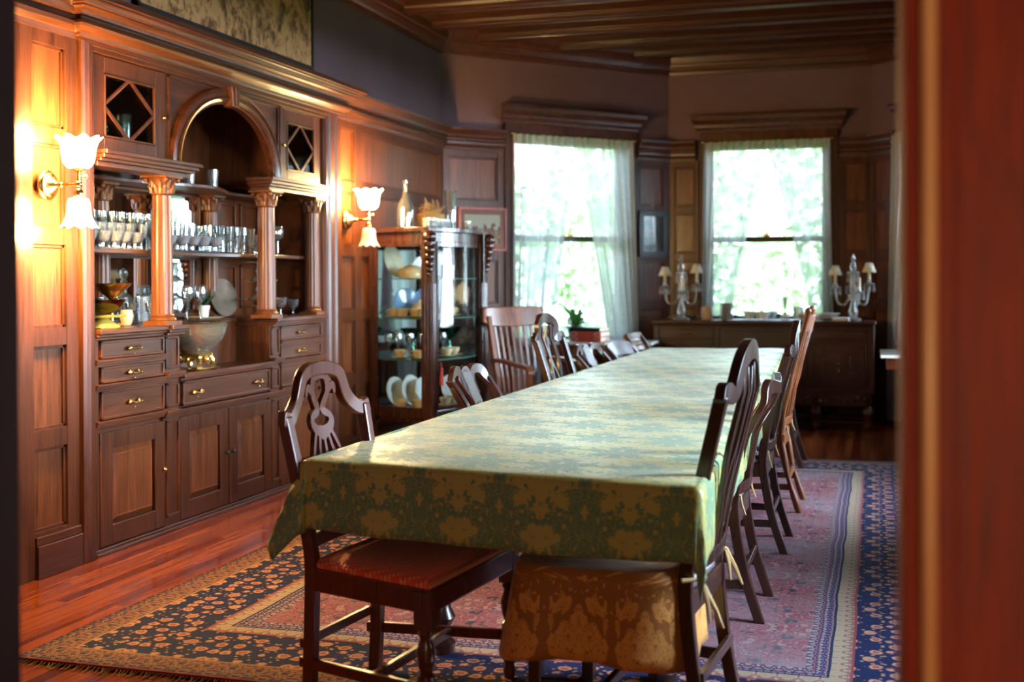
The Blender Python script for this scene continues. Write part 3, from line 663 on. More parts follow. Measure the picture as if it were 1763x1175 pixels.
def mould(y0, y1, z, x=XS, big=False):
    for dz0, dz1, dx_ in ((-0.03, -0.018, 0.012), (-0.018, -0.006, 0.022), (-0.006, 0.006, 0.034 if big else 0.028)): m.box(x-0.02, x+dx_, y0, y1, z+dz0, z+dz1)
for y0, y1 in ((YA+0.005, 5.65), (6.955, YZ-0.002)):
    mould(y0, y1, 0.955, big=False); mould(y0, y1, 0.835); mould(y0, y1, 0.655); 
mould(5.645, 5.805, 0.855, XS+0.014); mould(6.825, 6.96, 0.855, XS+0.014); mould(5.64, 6.97, 0.645, XS+0.006)
mould(5.80, 6.83, 0.645)
cb(m, 'rail_moulding', oak_y, 0.002)
# worktops
m = MB()
for y0, y1, dx_ in ((YA+0.003, 5.65, 0), (5.64, 5.81, 0.02), (6.82, 6.97, 0.02), (6.96, YZ-0.003, 0)):
    m.box(XB, XS+0.012+dx_, y0, y1, 1.055, 1.07); m.box(XB, XS+0.03+dx_, y0, y1, 1.07, 1.085); m.box(XB, XS+0.045+dx_, y0, y1, 1.085, 1.11)
m.box(XB, -3.845, 5.80, 6.83, 1.085, 1.11)
m.box(-3.87, XS+0.012, 5.80, 6.83, 0.80, 0.815); m.box(-3.87, XS+0.035, 5.80, 6.83, 0.815, 0.84)
cb(m, 'counter', oak_y, 0.004)
# plinth
m = MB(); m.box(XB, XS+0.012, 5.04, 7.60, 0, 0.035); m.box(XB, XS+0.02, 5.04, 7.60, 0, 0.018); cb(m, 'plinth', oak_y, 0.003)
def handle(o, y, z):
    m = MB(); x = XS+0.016
    for s_ in (-1, 1): m.lathe([(0.011, 0), (0.013, 0.004), (0.006, 0.007)], 8, (0, 0, 0)) if False else m.ball((x+0.002, y+s_*0.036, z), 0.011, 8, 1.2); m.ball((x+0.004, y+s_*0.05, z-0.003), 0.008, 8)
    m.tube([(x+0.012, y-0.036, z), (x+0.022, y-0.018, z-0.006), (x+0.022, y, z-0.002), (x+0.022, y+0.018, z-0.006), (x+0.012, y+0.036, z)], [0.006, 0.005, 0.008, 0.005, 0.006], 8)
    m.ball((x+0.002, y, z-0.03), 0.005)
    m.build('handle', brass, o, world=True, smooth=True)
def drawer(y0, y1, z0, z1, hs):
    m = MB(); m.box(XS-0.02, XS+0.004, y0, y1, z0, z1); b_ = 0.014
    for q in ((y0, y0+b_, z0, z1), (y1-b_, y1, z0, z1), (y0, y1, z0, z0+b_), (y0, y1, z1-b_, z1)): m.box(XS, XS+0.014, *q)
    o = cb(m, 'drawer', oak_y, 0.003)
    for h in hs: handle(o, h, (z0+z1)/2)
for z0, z1 in ((0.963, 1.052), (0.845, 0.925), (0.665, 0.805)):
    drawer(5.09, 5.64, z0, z1, [5.36]); drawer(6.96, 7.55, z0, z1, [7.24])
drawer(5.82, 6.81, 0.662, 0.795, [5.96, 6.66])
def pdoor(y0, y1, z0, z1, ky):
    s = 0.095; m = MB(); x1 = XS+0.004
    m.box(XS-0.02, x1, y0, y0+s, z0, z1); m.box(XS-0.02, x1, y1-s, y1, z0, z1); m.box(XS-0.02, x1, y0+s, y1-s, z0, z0+0.10); m.box(XS-0.02, x1, y0+s, y1-s, z1-0.085, z1)
    o = cb(m, 'panel_door', oak_v, 0.003)
    a, b_, c_, d_ = y0+s, y1-s, z0+0.10, z1-0.085; e = 0.035; p = MB()
    xo, xi = XS-0.018, XS+0.006
    ring = lambda q, x: [(x, a+q, c_+q), (x, b_-q, c_+q), (x, b_-q, d_-q), (x, a+q, d_-q)]
    p.rings([ring(0, xo), ring(0.006, xo+0.002), ring(e, xi), ring(e+0.003, xi-0.002)]); p.build('raised_panel', oak_p, o, world=True)
    k = MB(); k.ball((XS+0.016, ky, 0.345), 0.013); k.tube([(XS, ky, 0.345), (XS+0.012, ky, 0.345)], 0.006); k.build('knob', darkmetal if y0 > 5.6 else brass, o, world=True, smooth=True)
pdoor(5.09, 5.655, 0.04, 0.60, 5.63); pdoor(5.80, 6.315, 0.04, 0.60, 6.285); pdoor(6.325, 6.84, 0.04, 0.60, 6.355); pdoor(6.96, 7.55, 0.04, 0.60, 6.99)

# ------------------------------------------------------------ tapestry above
t = thing('framed_tapestry', 'large framed tan tapestry picture above the built-in cupboard, cut off by the top edge', 'picture', (-3.62, 6.43, 2.74))
m = MB(); y0, y1, z0, z1 = 5.41, 7.45, 2.745, 3.27; f_ = 0.035
m.box(-3.65, -3.61, y0, y0+f_*0.6, z0, z1); m.box(-3.65, -3.61, y1-f_*0.6, y1, z0, z1); m.box(-3.65, -3.61, y0, y1, z0, z0+f_); m.box(-3.65, -3.61, y0, y1, z1-f_, z1); m.build('frame', black, t, 0.004, world=True)
tapm, nt, b = newmat('tapestry_weave'); c = coord(nt); x, y, z = split(nt, c)
v = xyz(nt, y*1.0, z*0.35, 0.0); n1 = noise(nt, xyz(nt, y*1.0, z*0.8, 0.0), 5.5, 6, 0.68, 1.2); n2 = noise(nt, xyz(nt, y*1.0, z*0.55, 3.0), 20, 4, 0.65, 0.8); n3 = noise(nt, c, 2.5, 3)
base = ramp(nt, n1*0.6+n2*0.4, [(0.38, (0.07, 0.035, 0.016)), (0.45, (0.26, 0.12, 0.045)), (0.52, (0.66, 0.33, 0.14)), (0.7, (0.78, 0.42, 0.20))])
red = (n2.gt(0.6)*n1.lt(0.47))*0.6
setp(nt, b, 'Base Color', mixc(nt, base, (0.22, 0.045, 0.03), red)); setp(nt, b, 'Roughness', 0.9)
m = MB(); m.box(-3.645, -3.622, y0+0.01, y1-0.01, z0+0.02, z1-0.01); m.build('woven_picture', tapm, t, world=True)

# ------------------------------------------------------------ framed pictures in the bay
def picture(fr, t0, t1, z0, z1, fw, fmat, mattm, imgm, label, mw):
    t = thing('framed_picture', label, 'picture', fr((t0+t1)/2, 0.03, z0))
    m = MB(fr)
    for q in ((t0, t0+fw, z0, z1), (t1-fw, t1, z0, z1), (t0, t1, z0, z0+fw), (t0, t1, z1-fw, z1)): m.box(q[0], q[1], 0.03, 0.055, q[2], q[3])
    m.build('frame', fmat, t, 0.003, world=True)
    m = MB(fr); m.box(t0+fw*0.8, t1-fw*0.8, 0.032, 0.041, z0+fw*0.8, z1-fw*0.8); m.build('mat_board', mattm, t, world=True)
    m = MB(fr); m.box(t0+fw+mw, t1-fw-mw, 0.04, 0.043, z0+fw+mw, z1-fw-mw); m.build('print', imgm, t, world=True)
    g = MB(fr); g.box(t0+fw*0.8, t1-fw*0.8, 0.047, 0.049, z0+fw*0.8, z1-fw*0.8); g.build('pane', pane, t, world=True)
    return t
pinkm = plain('rose_frame', (0.42, 0.10, 0.08), 0.5)
pr1, nt, b = newmat('town_print'); c = coord(nt); n = noise(nt, c, 22, 4, 0.6); x, y, z = split(nt, c)
setp(nt, b, 'Base Color', mixc(nt, ramp(nt, n, [(0.4, (0.34, 0.10, 0.07)), (0.48, (0.45, 0.2, 0.14)), (0.6, (0.7, 0.5, 0.36))]), (0.85, 0.66, 0.50), (n*1.2 + (z-0.15)*3.2).gt(0.78)))
picture(frBL, 0.15, 0.64, 1.60, 1.985, 0.018, pinkm, plain('rose_mat', (0.52, 0.20, 0.15), 0.7), pr1, 'rose-framed print of a town skyline hanging left of the lace-curtained window', 0.045)
pr2, nt, b = newmat('figure_print'); c = coord(nt); n = noise(nt, c, 9, 3, 0.6)
setp(nt, b, 'Base Color', ramp(nt, n, [(0.40, (0.03, 0.035, 0.07)), (0.5, (0.12, 0.13, 0.22)), (0.56, (0.20, 0.09, 0.07)), (0.64, (0.3, 0.35, 0.5))]))
p2_ = picture(frBL, 2.12, 2.46, 1.56, 2.00, 0.05, plain('blue_black_frame', (0.03, 0.04, 0.055), 0.3), plain('dark_mat', (0.05, 0.06, 0.10), 0.5), pr2, 'dark blue-black framed picture hanging by a wire between the two windows', 0.012)
m = MB(); m.tube([frBL(2.29, 0.045, 2.0), frBL(2.29, 0.05, 2.50)], 0.002, 6); m.build('hanging_wire', silver, p2_, world=True)
# ------------------------------------------------------------ rug
m = MB(); NX, NY = 60, 90
m.grid(lambda u, v: (RX0+(RX1-RX0)*u, RY0+(RY1-RY0)*v, 0.011+0.0015*math.sin(u*23+v*9)*math.sin(v*17)), NX, NY)
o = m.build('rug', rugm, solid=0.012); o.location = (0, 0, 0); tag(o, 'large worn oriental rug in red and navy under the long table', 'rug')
# fringe along the near short end
m = MB()
for k in range(230):
    x = RX0+0.01+(RX1-RX0-0.02)*k/229; j = rnd.uniform(-0.01, 0.01)
    m.tube([(x, RY0+0.004, 0.012), (x+j, RY0-0.02, 0.006), (x+1.6*j, RY0-rnd.uniform(0.035, 0.055), 0.004)], 0.0016, 4)
fo = m.build('fringe', plain('fringe_wool', (0.3, 0.22, 0.10), 0.9), o); fo['kind'] = 'stuff'

# ------------------------------------------------------------ table and cloth
TZ = 0.79
NL, NR, FR_, FL_ = Vector((-1.675, 3.425)), Vector((-0.46, 3.235)), Vector((-0.665, 9.70)), Vector((-1.69, 9.56))
tb = thing('dining_table', 'very long dining table on turned legs, hidden under the green damask cloth', 'table', (-1.1, 6.4, 0))
def quad(u, v): return NL*(1-u)*(1-v)+NR*u*(1-v)+FR_*u*v+FL_*(1-u)*v
m = MB(); m.prism([tuple(quad(*q)) for q in ((0.01, 0.003), (0.99, 0.003), (0.99, 0.997), (0.01, 0.997))], TZ-0.03, TZ); m.build('tabletop', maho, tb, 0.004, world=True)
m = MB(); m.prism([tuple(quad(*q)) for q in ((0.12, 0.07), (0.88, 0.07), (0.88, 0.94), (0.12, 0.94))], TZ-0.12, TZ-0.03); m.build('apron', maho, tb, 0.004, world=True)
lp = [(0.045, 0), (0.05, 0.04), (0.03, 0.06), (0.028, 0.09), (0.05, 0.13), (0.032, 0.17), (0.03, 0.2), (0.055, 0.32), (0.06, 0.40), (0.045, 0.50), (0.03, 0.53), (0.045, 0.56), (0.045, 0.70)]
for u, v in ((0.16, 0.11), (0.84, 0.11), (0.17, 0.36), (0.83, 0.36), (0.17, 0.63), (0.83, 0.63), (0.17, 0.92), (0.83, 0.92)):
    q = quad(u, v); m = MB(); m.lathe(lp, 20, (q.x, q.y, 0.012)); m.box(q.x-0.045, q.x+0.045, q.y-0.045, q.y+0.045, 0.62, 0.70); m.build('leg', maho, tb, world=True, smooth=True)
DROP = 0.225
Wd, Ld = 1.215, 6.30
def clothpt(s, t):
    # s across, t along, in metres, 0..Wd / 0..Ld on the top, beyond = hanging
    u = min(max(s/Wd, 0), 1); v = min(max(t/Ld, 0), 1)
    c = quad(u, v); a = 0; a = -s if s < 0 else (s-Wd if s > Wd else 0); b_ = -t if t < 0 else (t-Ld if t > Ld else 0)
    ox = Vector((-1, -0.0)) if s < 0 else Vector((1, 0)); oy = Vector((-0.05, -1)) if t < 0 else Vector((0, 1))
    z = TZ+0.005
    if a == 0 and b_ == 0:
        e = min(s, Wd-s, t, Ld-t)
        z += 0.0018*math.sin(s*7+t*3)*math.sin(t*5.1+1)+0.0014*math.sin(s*19-t*11)
        for cr_, w_ in ((1.9, 0.02), (2.92, 0.018), (3.1, 0.012), (4.6, 0.02)): z += 0.006*math.exp(-((t-cr_-0.12*s)/w_)**2)
        z -= 0.004*math.exp(-e/0.012)
        return (c.x, c.y, z)
    r = math.hypot(a, b_)
    def roll(r): # rounded edge
        R_ = 0.022
        if r < R_*PI/2: th = r/R_; return R_*math.sin(th), R_*(1-math.cos(th))
        return R_, R_ + (r-R_*PI/2)
    out, dn = roll(r)
    if a == 0 or b_ == 0:
        al = t if a > 0 else s
        k = r/DROP; wob = 0.010*k*math.sin(al*9.5+(1 if a > 0 else 0))+0.006*k*math.sin(al*23+2)
        d_ = ox if a > 0 else oy
        sag = 0.008*k*math.sin(al*3.3)
        if s > Wd: wob *= 0.4
        return (c.x+d_.x*(out+wob+(0.012 if s < 0 or b_ > 0 else 0.0)*k), c.y+d_.y*(out+wob+0.012*k), z-dn*0.99-sag)
    ph = math.atan2(b_, a); f = math.sin(2*ph); k = r/DROP
    ang = ph/(PI/2); dirv = (ox*math.cos(ph)+oy*math.sin(ph))
    fold = 0.035*k*math.sin(ph*4+0.5)*f
    flare = out + f*r*(0.40 if s < 0 else 0.03) + (fold if s < 0 else fold*0.3)
    dn2 = dn*math.sqrt(max(0.2, 1-(f*0.30)**2))
    return (c.x+dirv.x*flare, c.y+dirv.y*flare, z-dn2*1.05)
def axis(L, n):
    a = [-DROP*k/9 for k in range(9, 0, -1)]; a = [-DROP, -DROP*.9, -DROP*.75, -DROP*.6, -DROP*.45, -DROP*.3, -DROP*.17, -0.026, -0.017, -0.008]
    mid = [L*k/n for k in range(n+1)]
    mid = [0, 0.006, 0.015, 0.035]+mid[1:-1]+[L-0.035, L-0.015, L-0.006, L]
    return a+mid+[L-x for x in a[::-1]]
AS, AT = axis(Wd, 34), axis(Ld, 170)
m = MB(); m.uv = {}
for j, t_ in enumerate(AT):
    for i, s_ in enumerate(AS):
        k = m.P(clothpt(s_, t_)); m.uv[k] = (s_, t_)
ns = len(AS)
for j in range(len(AT)-1):
    for i in range(ns-1):
        a = j*ns+i; m.F((a, a+1, a+ns+1, a+ns))
o = m.build('tablecloth', cloth_m, smooth=True, solid=0.003); me = o.data
tag(o, 'green and gold damask tablecloth draped over the long table', 'tablecloth')

# ------------------------------------------------------------ chairs
def interp(pts, z):
    for a, b_ in zip(pts, pts[1:]):
        if a[2] <= z <= b_[2]: f = (z-a[2])/(b_[2]-a[2]); return a[1]+(b_[1]-a[1])*f
    return pts[-1][1] if z > pts[-1][2] else pts[0][1]
def rectbar(m, pts, wx, wy):
    m.rings([[(x-wx/2, y-wy/2, z), (x+wx/2, y-wy/2, z), (x+wx/2, y+wy/2, z), (x-wx/2, y+wy/2, z)] for x, y, z in pts]); return m
class Back:
    def __init__(s, post, curve=0.03, hw=0.24): s.post = post; s.c = curve; s.hw = hw
    def y(s, x, z): return interp(s.post, z)-s.c*max(0, 1-(x/s.hw)**2)
    def ribbon(s, m, pts, w, th=0.02, n=5, straight=False):
        P = [Vector((p[0], p[1])) for p in (pts if straight else cr([(a, b_, 0) for a, b_ in pts], n))]
        R = []; L = len(P)
        for i, p in enumerate(P):
            d_ = (P[min(i+1, L-1)]-P[max(i-1, 0)]).normalized(); nn = Vector((-d_.y, d_.x))
            if isinstance(w, (list, tuple)):
                f = i/(L-1)*(len(w)-1); k = min(int(f), len(w)-2); ww = w[k]+(w[k+1]-w[k])*(f-k)
            else: ww = w
            a, b_ = p+nn*ww/2, p-nn*ww/2
            R.append([(a.x, s.y(a.x, a.y)-th/2, a.y), (b_.x, s.y(b_.x, b_.y)-th/2, b_.y), (b_.x, s.y(b_.x, b_.y)+th/2, b_.y), (a.x, s.y(a.x, a.y)+th/2, a.y)])
        m.rings(R); return m
    def plate(s, m, outline, th=0.018, holes=None):
        lo = [s_ for s_ in outline]; n = len(lo)
        a = [m.P((x, s.y(x, z)-th/2, z)) for x, z in lo]; b_ = [m.P((x, s.y(x, z)+th/2, z)) for x, z in lo]
        m.F(a); m.F(b_[::-1])
        for k in range(n): m.F((a[k], a[(k+1) % n], b_[(k+1) % n], b_[k]))
        return m
def chair(style, label, wm, seatm, H=1.08, wb=0.23, wf=0.27, dep=0.46, wt=0.26, front='square', stretch=True, seat_h=0.47, group=None, name='dining_chair', rake=0.13, kick=0.10):
    t = thing(name, label, 'chair')
    yb = -0.21; zt = {'ogee': H-0.16, 'camel': H-0.14, 'shell': H-0.06, 'round': H-0.08, 'spindle': H-0.0, 'ladder': H-0.02, 'panel': H-0.03}[style]
    post = [(0, yb-kick, 0.013), (0, yb-kick*0.35, 0.22), (0, yb, seat_h-0.04), (0, yb-0.005, seat_h+0.06), (0, yb-0.04, seat_h+0.26), (0, yb-rake, zt)]
    B_ = Back(post, 0.03, wt)
    def xw(z):
        if z < seat_h: return wb-0.02
        return (wb-0.02) + (wt-wb+0.02)*((z-seat_h)/(zt-seat_h))
    for s_ in (-1, 1):
        m = MB()
        pts = [(s_*xw(p[2]), p[1], p[2]) for p in cr([(0, p[1], p[2]) for p in post], 4)]
        if style == 'spindle':
            m.tube(pts, [0.017+0.004*math.sin(i*1.3) for i in range(len(pts))], 10); m.ball((pts[-1][0], pts[-1][1], H+0.012), 0.02)
            m.build('leg', wm, t, smooth=True)
        else: rectbar(m, pts, 0.036, 0.04); m.build('leg', wm, t, 0.005)
    # front legs
    yf = yb+dep
    for s_ in (-1, 1):
        m = MB(); x = s_*(wf-0.022)
        if front == 'turned':
            m.lathe([(0.016, 0), (0.022, 0.03), (0.016, 0.05), (0.024, 0.075), (0.026, 0.13), (0.026, 0.135), (0.026, 0.19), (0.017, 0.20), (0.024, 0.22), (0.030, 0.26), (0.022, 0.285), (0.018, 0.30), (0.025, 0.315), (0.018, 0.33), (0.026, 0.345)], 16, (x, yf-0.025, 0.013)); m.box(x-0.026, x+0.026, yf-0.051, yf+0.001, 0.34, seat_h-0.02)
            m.build('leg', wm, t, smooth=True)
        else: rectbar(m, [(x, yf-0.02, 0.013), (x, yf-0.02, seat_h-0.02)], 0.04, 0.04); m.build('leg', wm, t, 0.004)
    # seat frame
    m = MB(); h0, h1 = seat_h-0.085, seat_h-0.012
    m.rings([[(-wb+0.01, yb-0.018, z), (wb-0.01, yb-0.018, z), (wf, yf, z), (-wf, yf, z)] for z in (h0, h1)]); m.build('seat_frame', wm, t, 0.006)
    m = MB(); e = 0.016
    def sr(q, z): return [(-wb+0.01+q, yb-0.002+q, z), (wb-0.01-q, yb-0.002+q, z), (wf-q, yf-q, z), (-wf+q, yf-q, z)]
    m.rings([sr(0.006, h1), sr(0.004, h1+0.012), sr(0.02, h1+0.028), sr(0.07, h1+0.036), sr(0.13, h1+0.038)]); m.build('seat', seatm, t, 0.0, smooth=True)
    if stretch:
        m = MB(); zz = 0.16
        for s_ in (-1, 1): m.rings([[(s_*(wb-0.02)-0.011, yb-0.045, zz-0.017), (s_*(wb-0.02)+0.011, yb-0.045, zz-0.017), (s_*(wb-0.02)+0.011, yb-0.045, zz+0.017), (s_*(wb-0.02)-0.011, yb-0.045, zz+0.017)], [(s_*(wf-0.02)-0.011, yf-0.03, zz-0.017), (s_*(wf-0.02)+0.011, yf-0.03, zz-0.017), (s_*(wf-0.02)+0.011, yf-0.03, zz+0.017), (s_*(wf-0.02)-0.011, yf-0.03, zz+0.017)]])
        xm = (wb+wf)/2-0.02; m.box(-xm, xm, yb+dep*0.52-0.011, yb+dep*0.52+0.011, zz-0.015, zz+0.015)
        m.box(-wb+0.02, wb-0.02, yb-0.05, yb-0.03, zz+0.04, zz+0.07)
        m.build('stretcher', wm, t, 0.004)
    # lower back rail
    m = MB(); B_.ribbon(m, [(-xw(seat_h+0.1), seat_h+0.06), (xw(seat_h+0.1), seat_h+0.06)], 0.045, 0.02); m.build('back_rail', wm, t, 0.004)
    z0 = seat_h+0.07
    c_ = MB(); sp = MB()
    if style == 'ogee':
        B_.ribbon(c_, [(-wt-0.022, zt-0.005), (-wt+0.03, zt-0.012), (-wt+0.09, zt+0.035), (-0.10, H-0.045), (0, H-0.025), (0.10, H-0.045), (wt-0.09, zt+0.035), (wt-0.03, zt-0.012), (wt+0.022, zt-0.005)], [0.05, 0.05, 0.044, 0.044, 0.048, 0.044, 0.044, 0.05, 0.05], 0.03)
        for q in (-2, -1, 0, 1, 2):
            B_.ribbon(sp, [(q*0.026, z0-0.01), (q*0.045, z0+0.10), (q*0.047, z0+0.20), (q*0.026, z0+0.30), (q*0.012, z0+0.33)], [0.016, 0.013, 0.012, 0.014, 0.018], 0.016)
        zz = z0+0.33
        for s_ in (-1, 1):
            B_.ribbon(sp, [(0, zz-0.03), (s_*0.05, zz+0.0), (s_*0.052, zz+0.03), (s_*0.015, zz+0.055), (s_*0.045, zz+0.11), (s_*0.035, zz+0.16), (0, H-0.045)], [0.035, 0.03, 0.022, 0.03, 0.022, 0.03, 0.03], 0.016)
            B_.ribbon(sp, [(s_*0.04, zz+0.11), (s_*0.075, zz+0.13), (s_*0.085, zz+0.10)], [0.03, 0.022, 0.012], 0.016)
        B_.ribbon(sp, [(-0.07, z0-0.005), (0.07, z0-0.005)], 0.03, 0.018)
    elif style == 'camel':
        B_.ribbon(c_, [(-wt-0.012, zt-0.02), (-wt+0.02, zt+0.012), (-wt+0.07, zt+0.0), (-0.11, H-0.06), (-0.05, H-0.028), (0, H-0.02), (0.05, H-0.028), (0.11, H-0.06), (wt-0.07, zt), (wt-0.02, zt+0.012), (wt+0.012, zt-0.02)], [0.05, 0.055, 0.05, 0.045, 0.055, 0.06, 0.055, 0.045, 0.05, 0.055, 0.05], 0.03)
        for s_ in (-1, 1):
            B_.ribbon(sp, [(s_*0.05, z0-0.01), (s_*0.03, z0+0.08), (s_*0.05, z0+0.2), (s_*0.085, z0+0.32), (s_*0.07, H-0.06)], [0.028, 0.024, 0.022, 0.026, 0.03], 0.016)
            B_.ribbon(sp, [(s_*0.018, z0-0.01), (s_*0.012, z0+0.1), (s_*0.03, z0+0.22), (0, z0+0.33), (-s_*0.03, H-0.07)], [0.016, 0.014, 0.018, 0.02, 0.016], 0.014)
        B_.ribbon(sp, [(-0.07, z0-0.005), (0.07, z0-0.005)], 0.03, 0.018)
    elif style == 'shell':
        for s_ in (-1, 1): B_.ribbon(c_, [(s_*wt, zt-0.16), (s_*(wt+0.004), zt-0.05), (s_*(wt-0.05), H-0.028), (s_*(wt-0.12), H-0.022), (s_*0.065, H-0.07), (s_*0.05, H-0.13)], [0.034, 0.038, 0.045, 0.045, 0.04, 0.03], 0.028)
        out = [(-0.03, z0-0.01), (-0.035, z0+0.1), (-0.045, z0+0.22), (-0.06, H-0.12), (-0.062, H-0.05), (-0.045, H-0.018), (-0.025, H-0.004), (0, H), (0.025, H-0.004), (0.045, H-0.018), (0.062, H-0.05), (0.06, H-0.12), (0.045, z0+0.22), (0.035, z0+0.1), (0.03, z0-0.01)]
        B_.plate(sp, out[::-1], 0.022)
        for k in range(-3, 4): 
            a_ = k*0.2; B_.ribbon(sp, [(math.sin(a_)*0.02, H-0.13), (math.sin(a_)*0.055+k*0.002, H-0.06), (math.sin(a_)*0.075, H-0.018-abs(k)*0.004)], [0.004, 0.012, 0.014], 0.034)
        for k in range(3): B_.ribbon(sp, [(-0.012, z0+0.02+k*0.07), (0, z0+0.05+k*0.07), (0.012, z0+0.08+k*0.07)], 0.01, 0.03)
    elif style == 'round':
        B_.ribbon(c_, [(-wt, zt-0.12), (-wt-0.004, zt-0.03), (-wt+0.04, H-0.03), (-0.12, H-0.03), (0, H-0.045), (0.12, H-0.03), (wt-0.04, H-0.03), (wt+0.004, zt-0.03), (wt, zt-0.12)], [0.036, 0.045, 0.055, 0.05, 0.05, 0.05, 0.055, 0.045, 0.036], 0.03)
        for q in (-2, -1, 0, 1, 2): B_.ribbon(sp, [(q*0.02, z0-0.01), (q*0.04, z0+0.12), (q*0.045, z0+0.22), (q*0.022, H-0.12), (q*0.03, H-0.05)], [0.018, 0.013, 0.013, 0.018, 0.02], 0.016)
        B_.ribbon(sp, [(-0.05, H-0.13), (0.05, H-0.13)], 0.03, 0.018)
    elif style == 'spindle':
        B_.ribbon(c_, [(-wt, H-0.07), (0, H-0.055), (wt, H-0.07)], [0.08, 0.09, 0.08], 0.018)
        for q in range(-3, 4):
            x0 = q*0.055; pts = [(x0, B_.y(x0, z)+0.0, z) for z in [z0, z0+0.08, z0+0.16, z0+0.24, z0+0.32, H-0.1]]
            sp.tube(pts, [0.006, 0.010, 0.007, 0.012, 0.007, 0.006], 8)
    elif style == 'ladder':
        for k in range(4): B_.ribbon(c_, [(-wt, z0+0.08+k*(H-z0-0.1)/3.4), (wt, z0+0.08+k*(H-z0-0.1)/3.4)], 0.035, 0.016)
        B_.ribbon(c_, [(-wt-0.01, H-0.02), (wt+0.01, H-0.02)], 0.045, 0.024)
    elif style == 'panel':
        B_.ribbon(c_, [(-wt-0.01, H-0.06), (-wt+0.06, H-0.05), (0, H-0.045), (wt-0.06, H-0.05), (wt+0.01, H-0.06)], [0.08, 0.10, 0.11, 0.10, 0.08], 0.026)
        for q in range(-3, 4): B_.ribbon(sp, [(q*0.045, z0), (q*0.05, H-0.1)], 0.018, 0.014)
    c_.build('crest_rail', wm, t, 0.004, smooth=True)
    if sp.v: sp.build('splat' if style != 'spindle' else 'spindles', wm, t, 0.002, smooth=True)
    return t
def place(t, x, y, rz): t.location = (x, y, 0); t.rotation_euler = (0, 0, math.radians(rz)); return t
GL = 'dining chairs along the long table'
# left side of the table (facing +X)
c1 = place(chair('ogee', 'arched openwork-back mahogany chair with red dotted seat at the near left table corner', redwood, seatred, H=1.085, wb=0.225, wf=0.32, dep=0.47, wt=0.235, front='turned', group=GL, rake=0.08, kick=0.015), -1.44, 3.60, -97)
c2 = place(chair('shell', 'low-backed mahogany chair with fan-carved splat, in front of the glass china cabinet', maho, seatred, H=0.93, wt=0.20, wb=0.2, wf=0.25), -1.54, 5.50, -97)
c3 = place(chair('camel', 'tall-backed mahogany chair with pointed crest, in front of the slat-back armchair', maho, cush, H=1.135, wt=0.175, wb=0.19, wf=0.24), -1.54, 6.95, -102)
c4 = place(chair('shell', 'shell-splat mahogany chair in front of the red books', maho, cush, H=0.90, wt=0.21, wb=0.21), -1.54, 8.0, -102)
c5 = place(chair('panel', 'low mahogany chair with broad shiny top rail, between the books and the far table end', maho, cush, H=0.865, wt=0.20, wb=0.2), -1.56, 9.05, -105)
c6 = place(chair('ladder', 'small ladder-back chair at the far left end of the long table', walnut, cush, H=0.89, wt=0.20, wb=0.2), -1.60, 9.98, -95)
# right side of the table (facing -X)
r1 = place(chair('camel', 'nearest dark mahogany chair on the right of the table, wearing the gold floral slip cover', maho, cush, H=1.16, wt=0.245, rake=0.11, kick=0.06), -0.705, 3.66, 85)
r2 = place(chair('round', 'second chair on the right of the table, round-shouldered back with ribbed splat', maho, cush, H=0.955, wt=0.245, rake=0.12), -0.735, 4.96, 90)
r3 = place(chair('camel', 'third chair on the right of the table, tall dark back with humped crest', maho, cush, H=1.13, wt=0.235, rake=0.12), -0.73, 6.18, 90)
r4 = place(chair('spindle', 'light brown spindle-back chair with turned legs on the right of the table', ltwood, cush, H=1.15, wt=0.225, front='turned', rake=0.15), -0.72, 7.25, 90)
r5 = place(chair('camel', 'farthest dark chair on the right of the table, before the sideboard', maho, cush, H=1.10, wt=0.23), -0.80, 8.90, 90)
# cushions tied on with gold tapes
goldtape = plain('gold_tape', (0.42, 0.26, 0.09), 0.7)
def cushion(x, y, lb, r=0.2):
    m = MB(); R = []
    for k, (q, z) in enumerate(((0.93, 0), (1.0, 0.012), (1.0, 0.026), (0.9, 0.038), (0.5, 0.044), (0.02, 0.045))):
        R.append([(x+r*q*math.copysign(abs(math.cos(a))**0.5, math.cos(a)), y+r*q*math.copysign(abs(math.sin(a))**0.5, math.sin(a)), 0.495+z) for a in [2*PI*j/28 for j in range(28)]])
    m.rings(R); m2 = m
    t = m.build('seat_cushion', cush, smooth=True)
    for s_ in (-1, 1):
        ties = MB()
        bx = x+r*0.95; by = y+s_*r*0.95
        ties.tube([(bx-0.02, by-s_*0.02, 0.51), (bx+0.03, by+s_*0.02, 0.512), (bx+0.05, by+s_*0.015, 0.505), (bx+0.055, by+s_*0.01, 0.47), (bx+0.07, by+s_*0.015, 0.43)], [0.004, 0.004, 0.005, 0.004, 0.003], 6)
        ties.build('tie', goldtape, t, smooth=True)
    return tag(t, lb, 'cushion')
cushion(-0.74, 4.96, 'grey seat cushion tied onto the second chair on the right'); cushion(-0.735, 6.18, 'grey seat cushion tied onto the third chair on the right'); cushion(-0.72, 7.25, 'grey seat cushion on the light brown spindle-back chair')
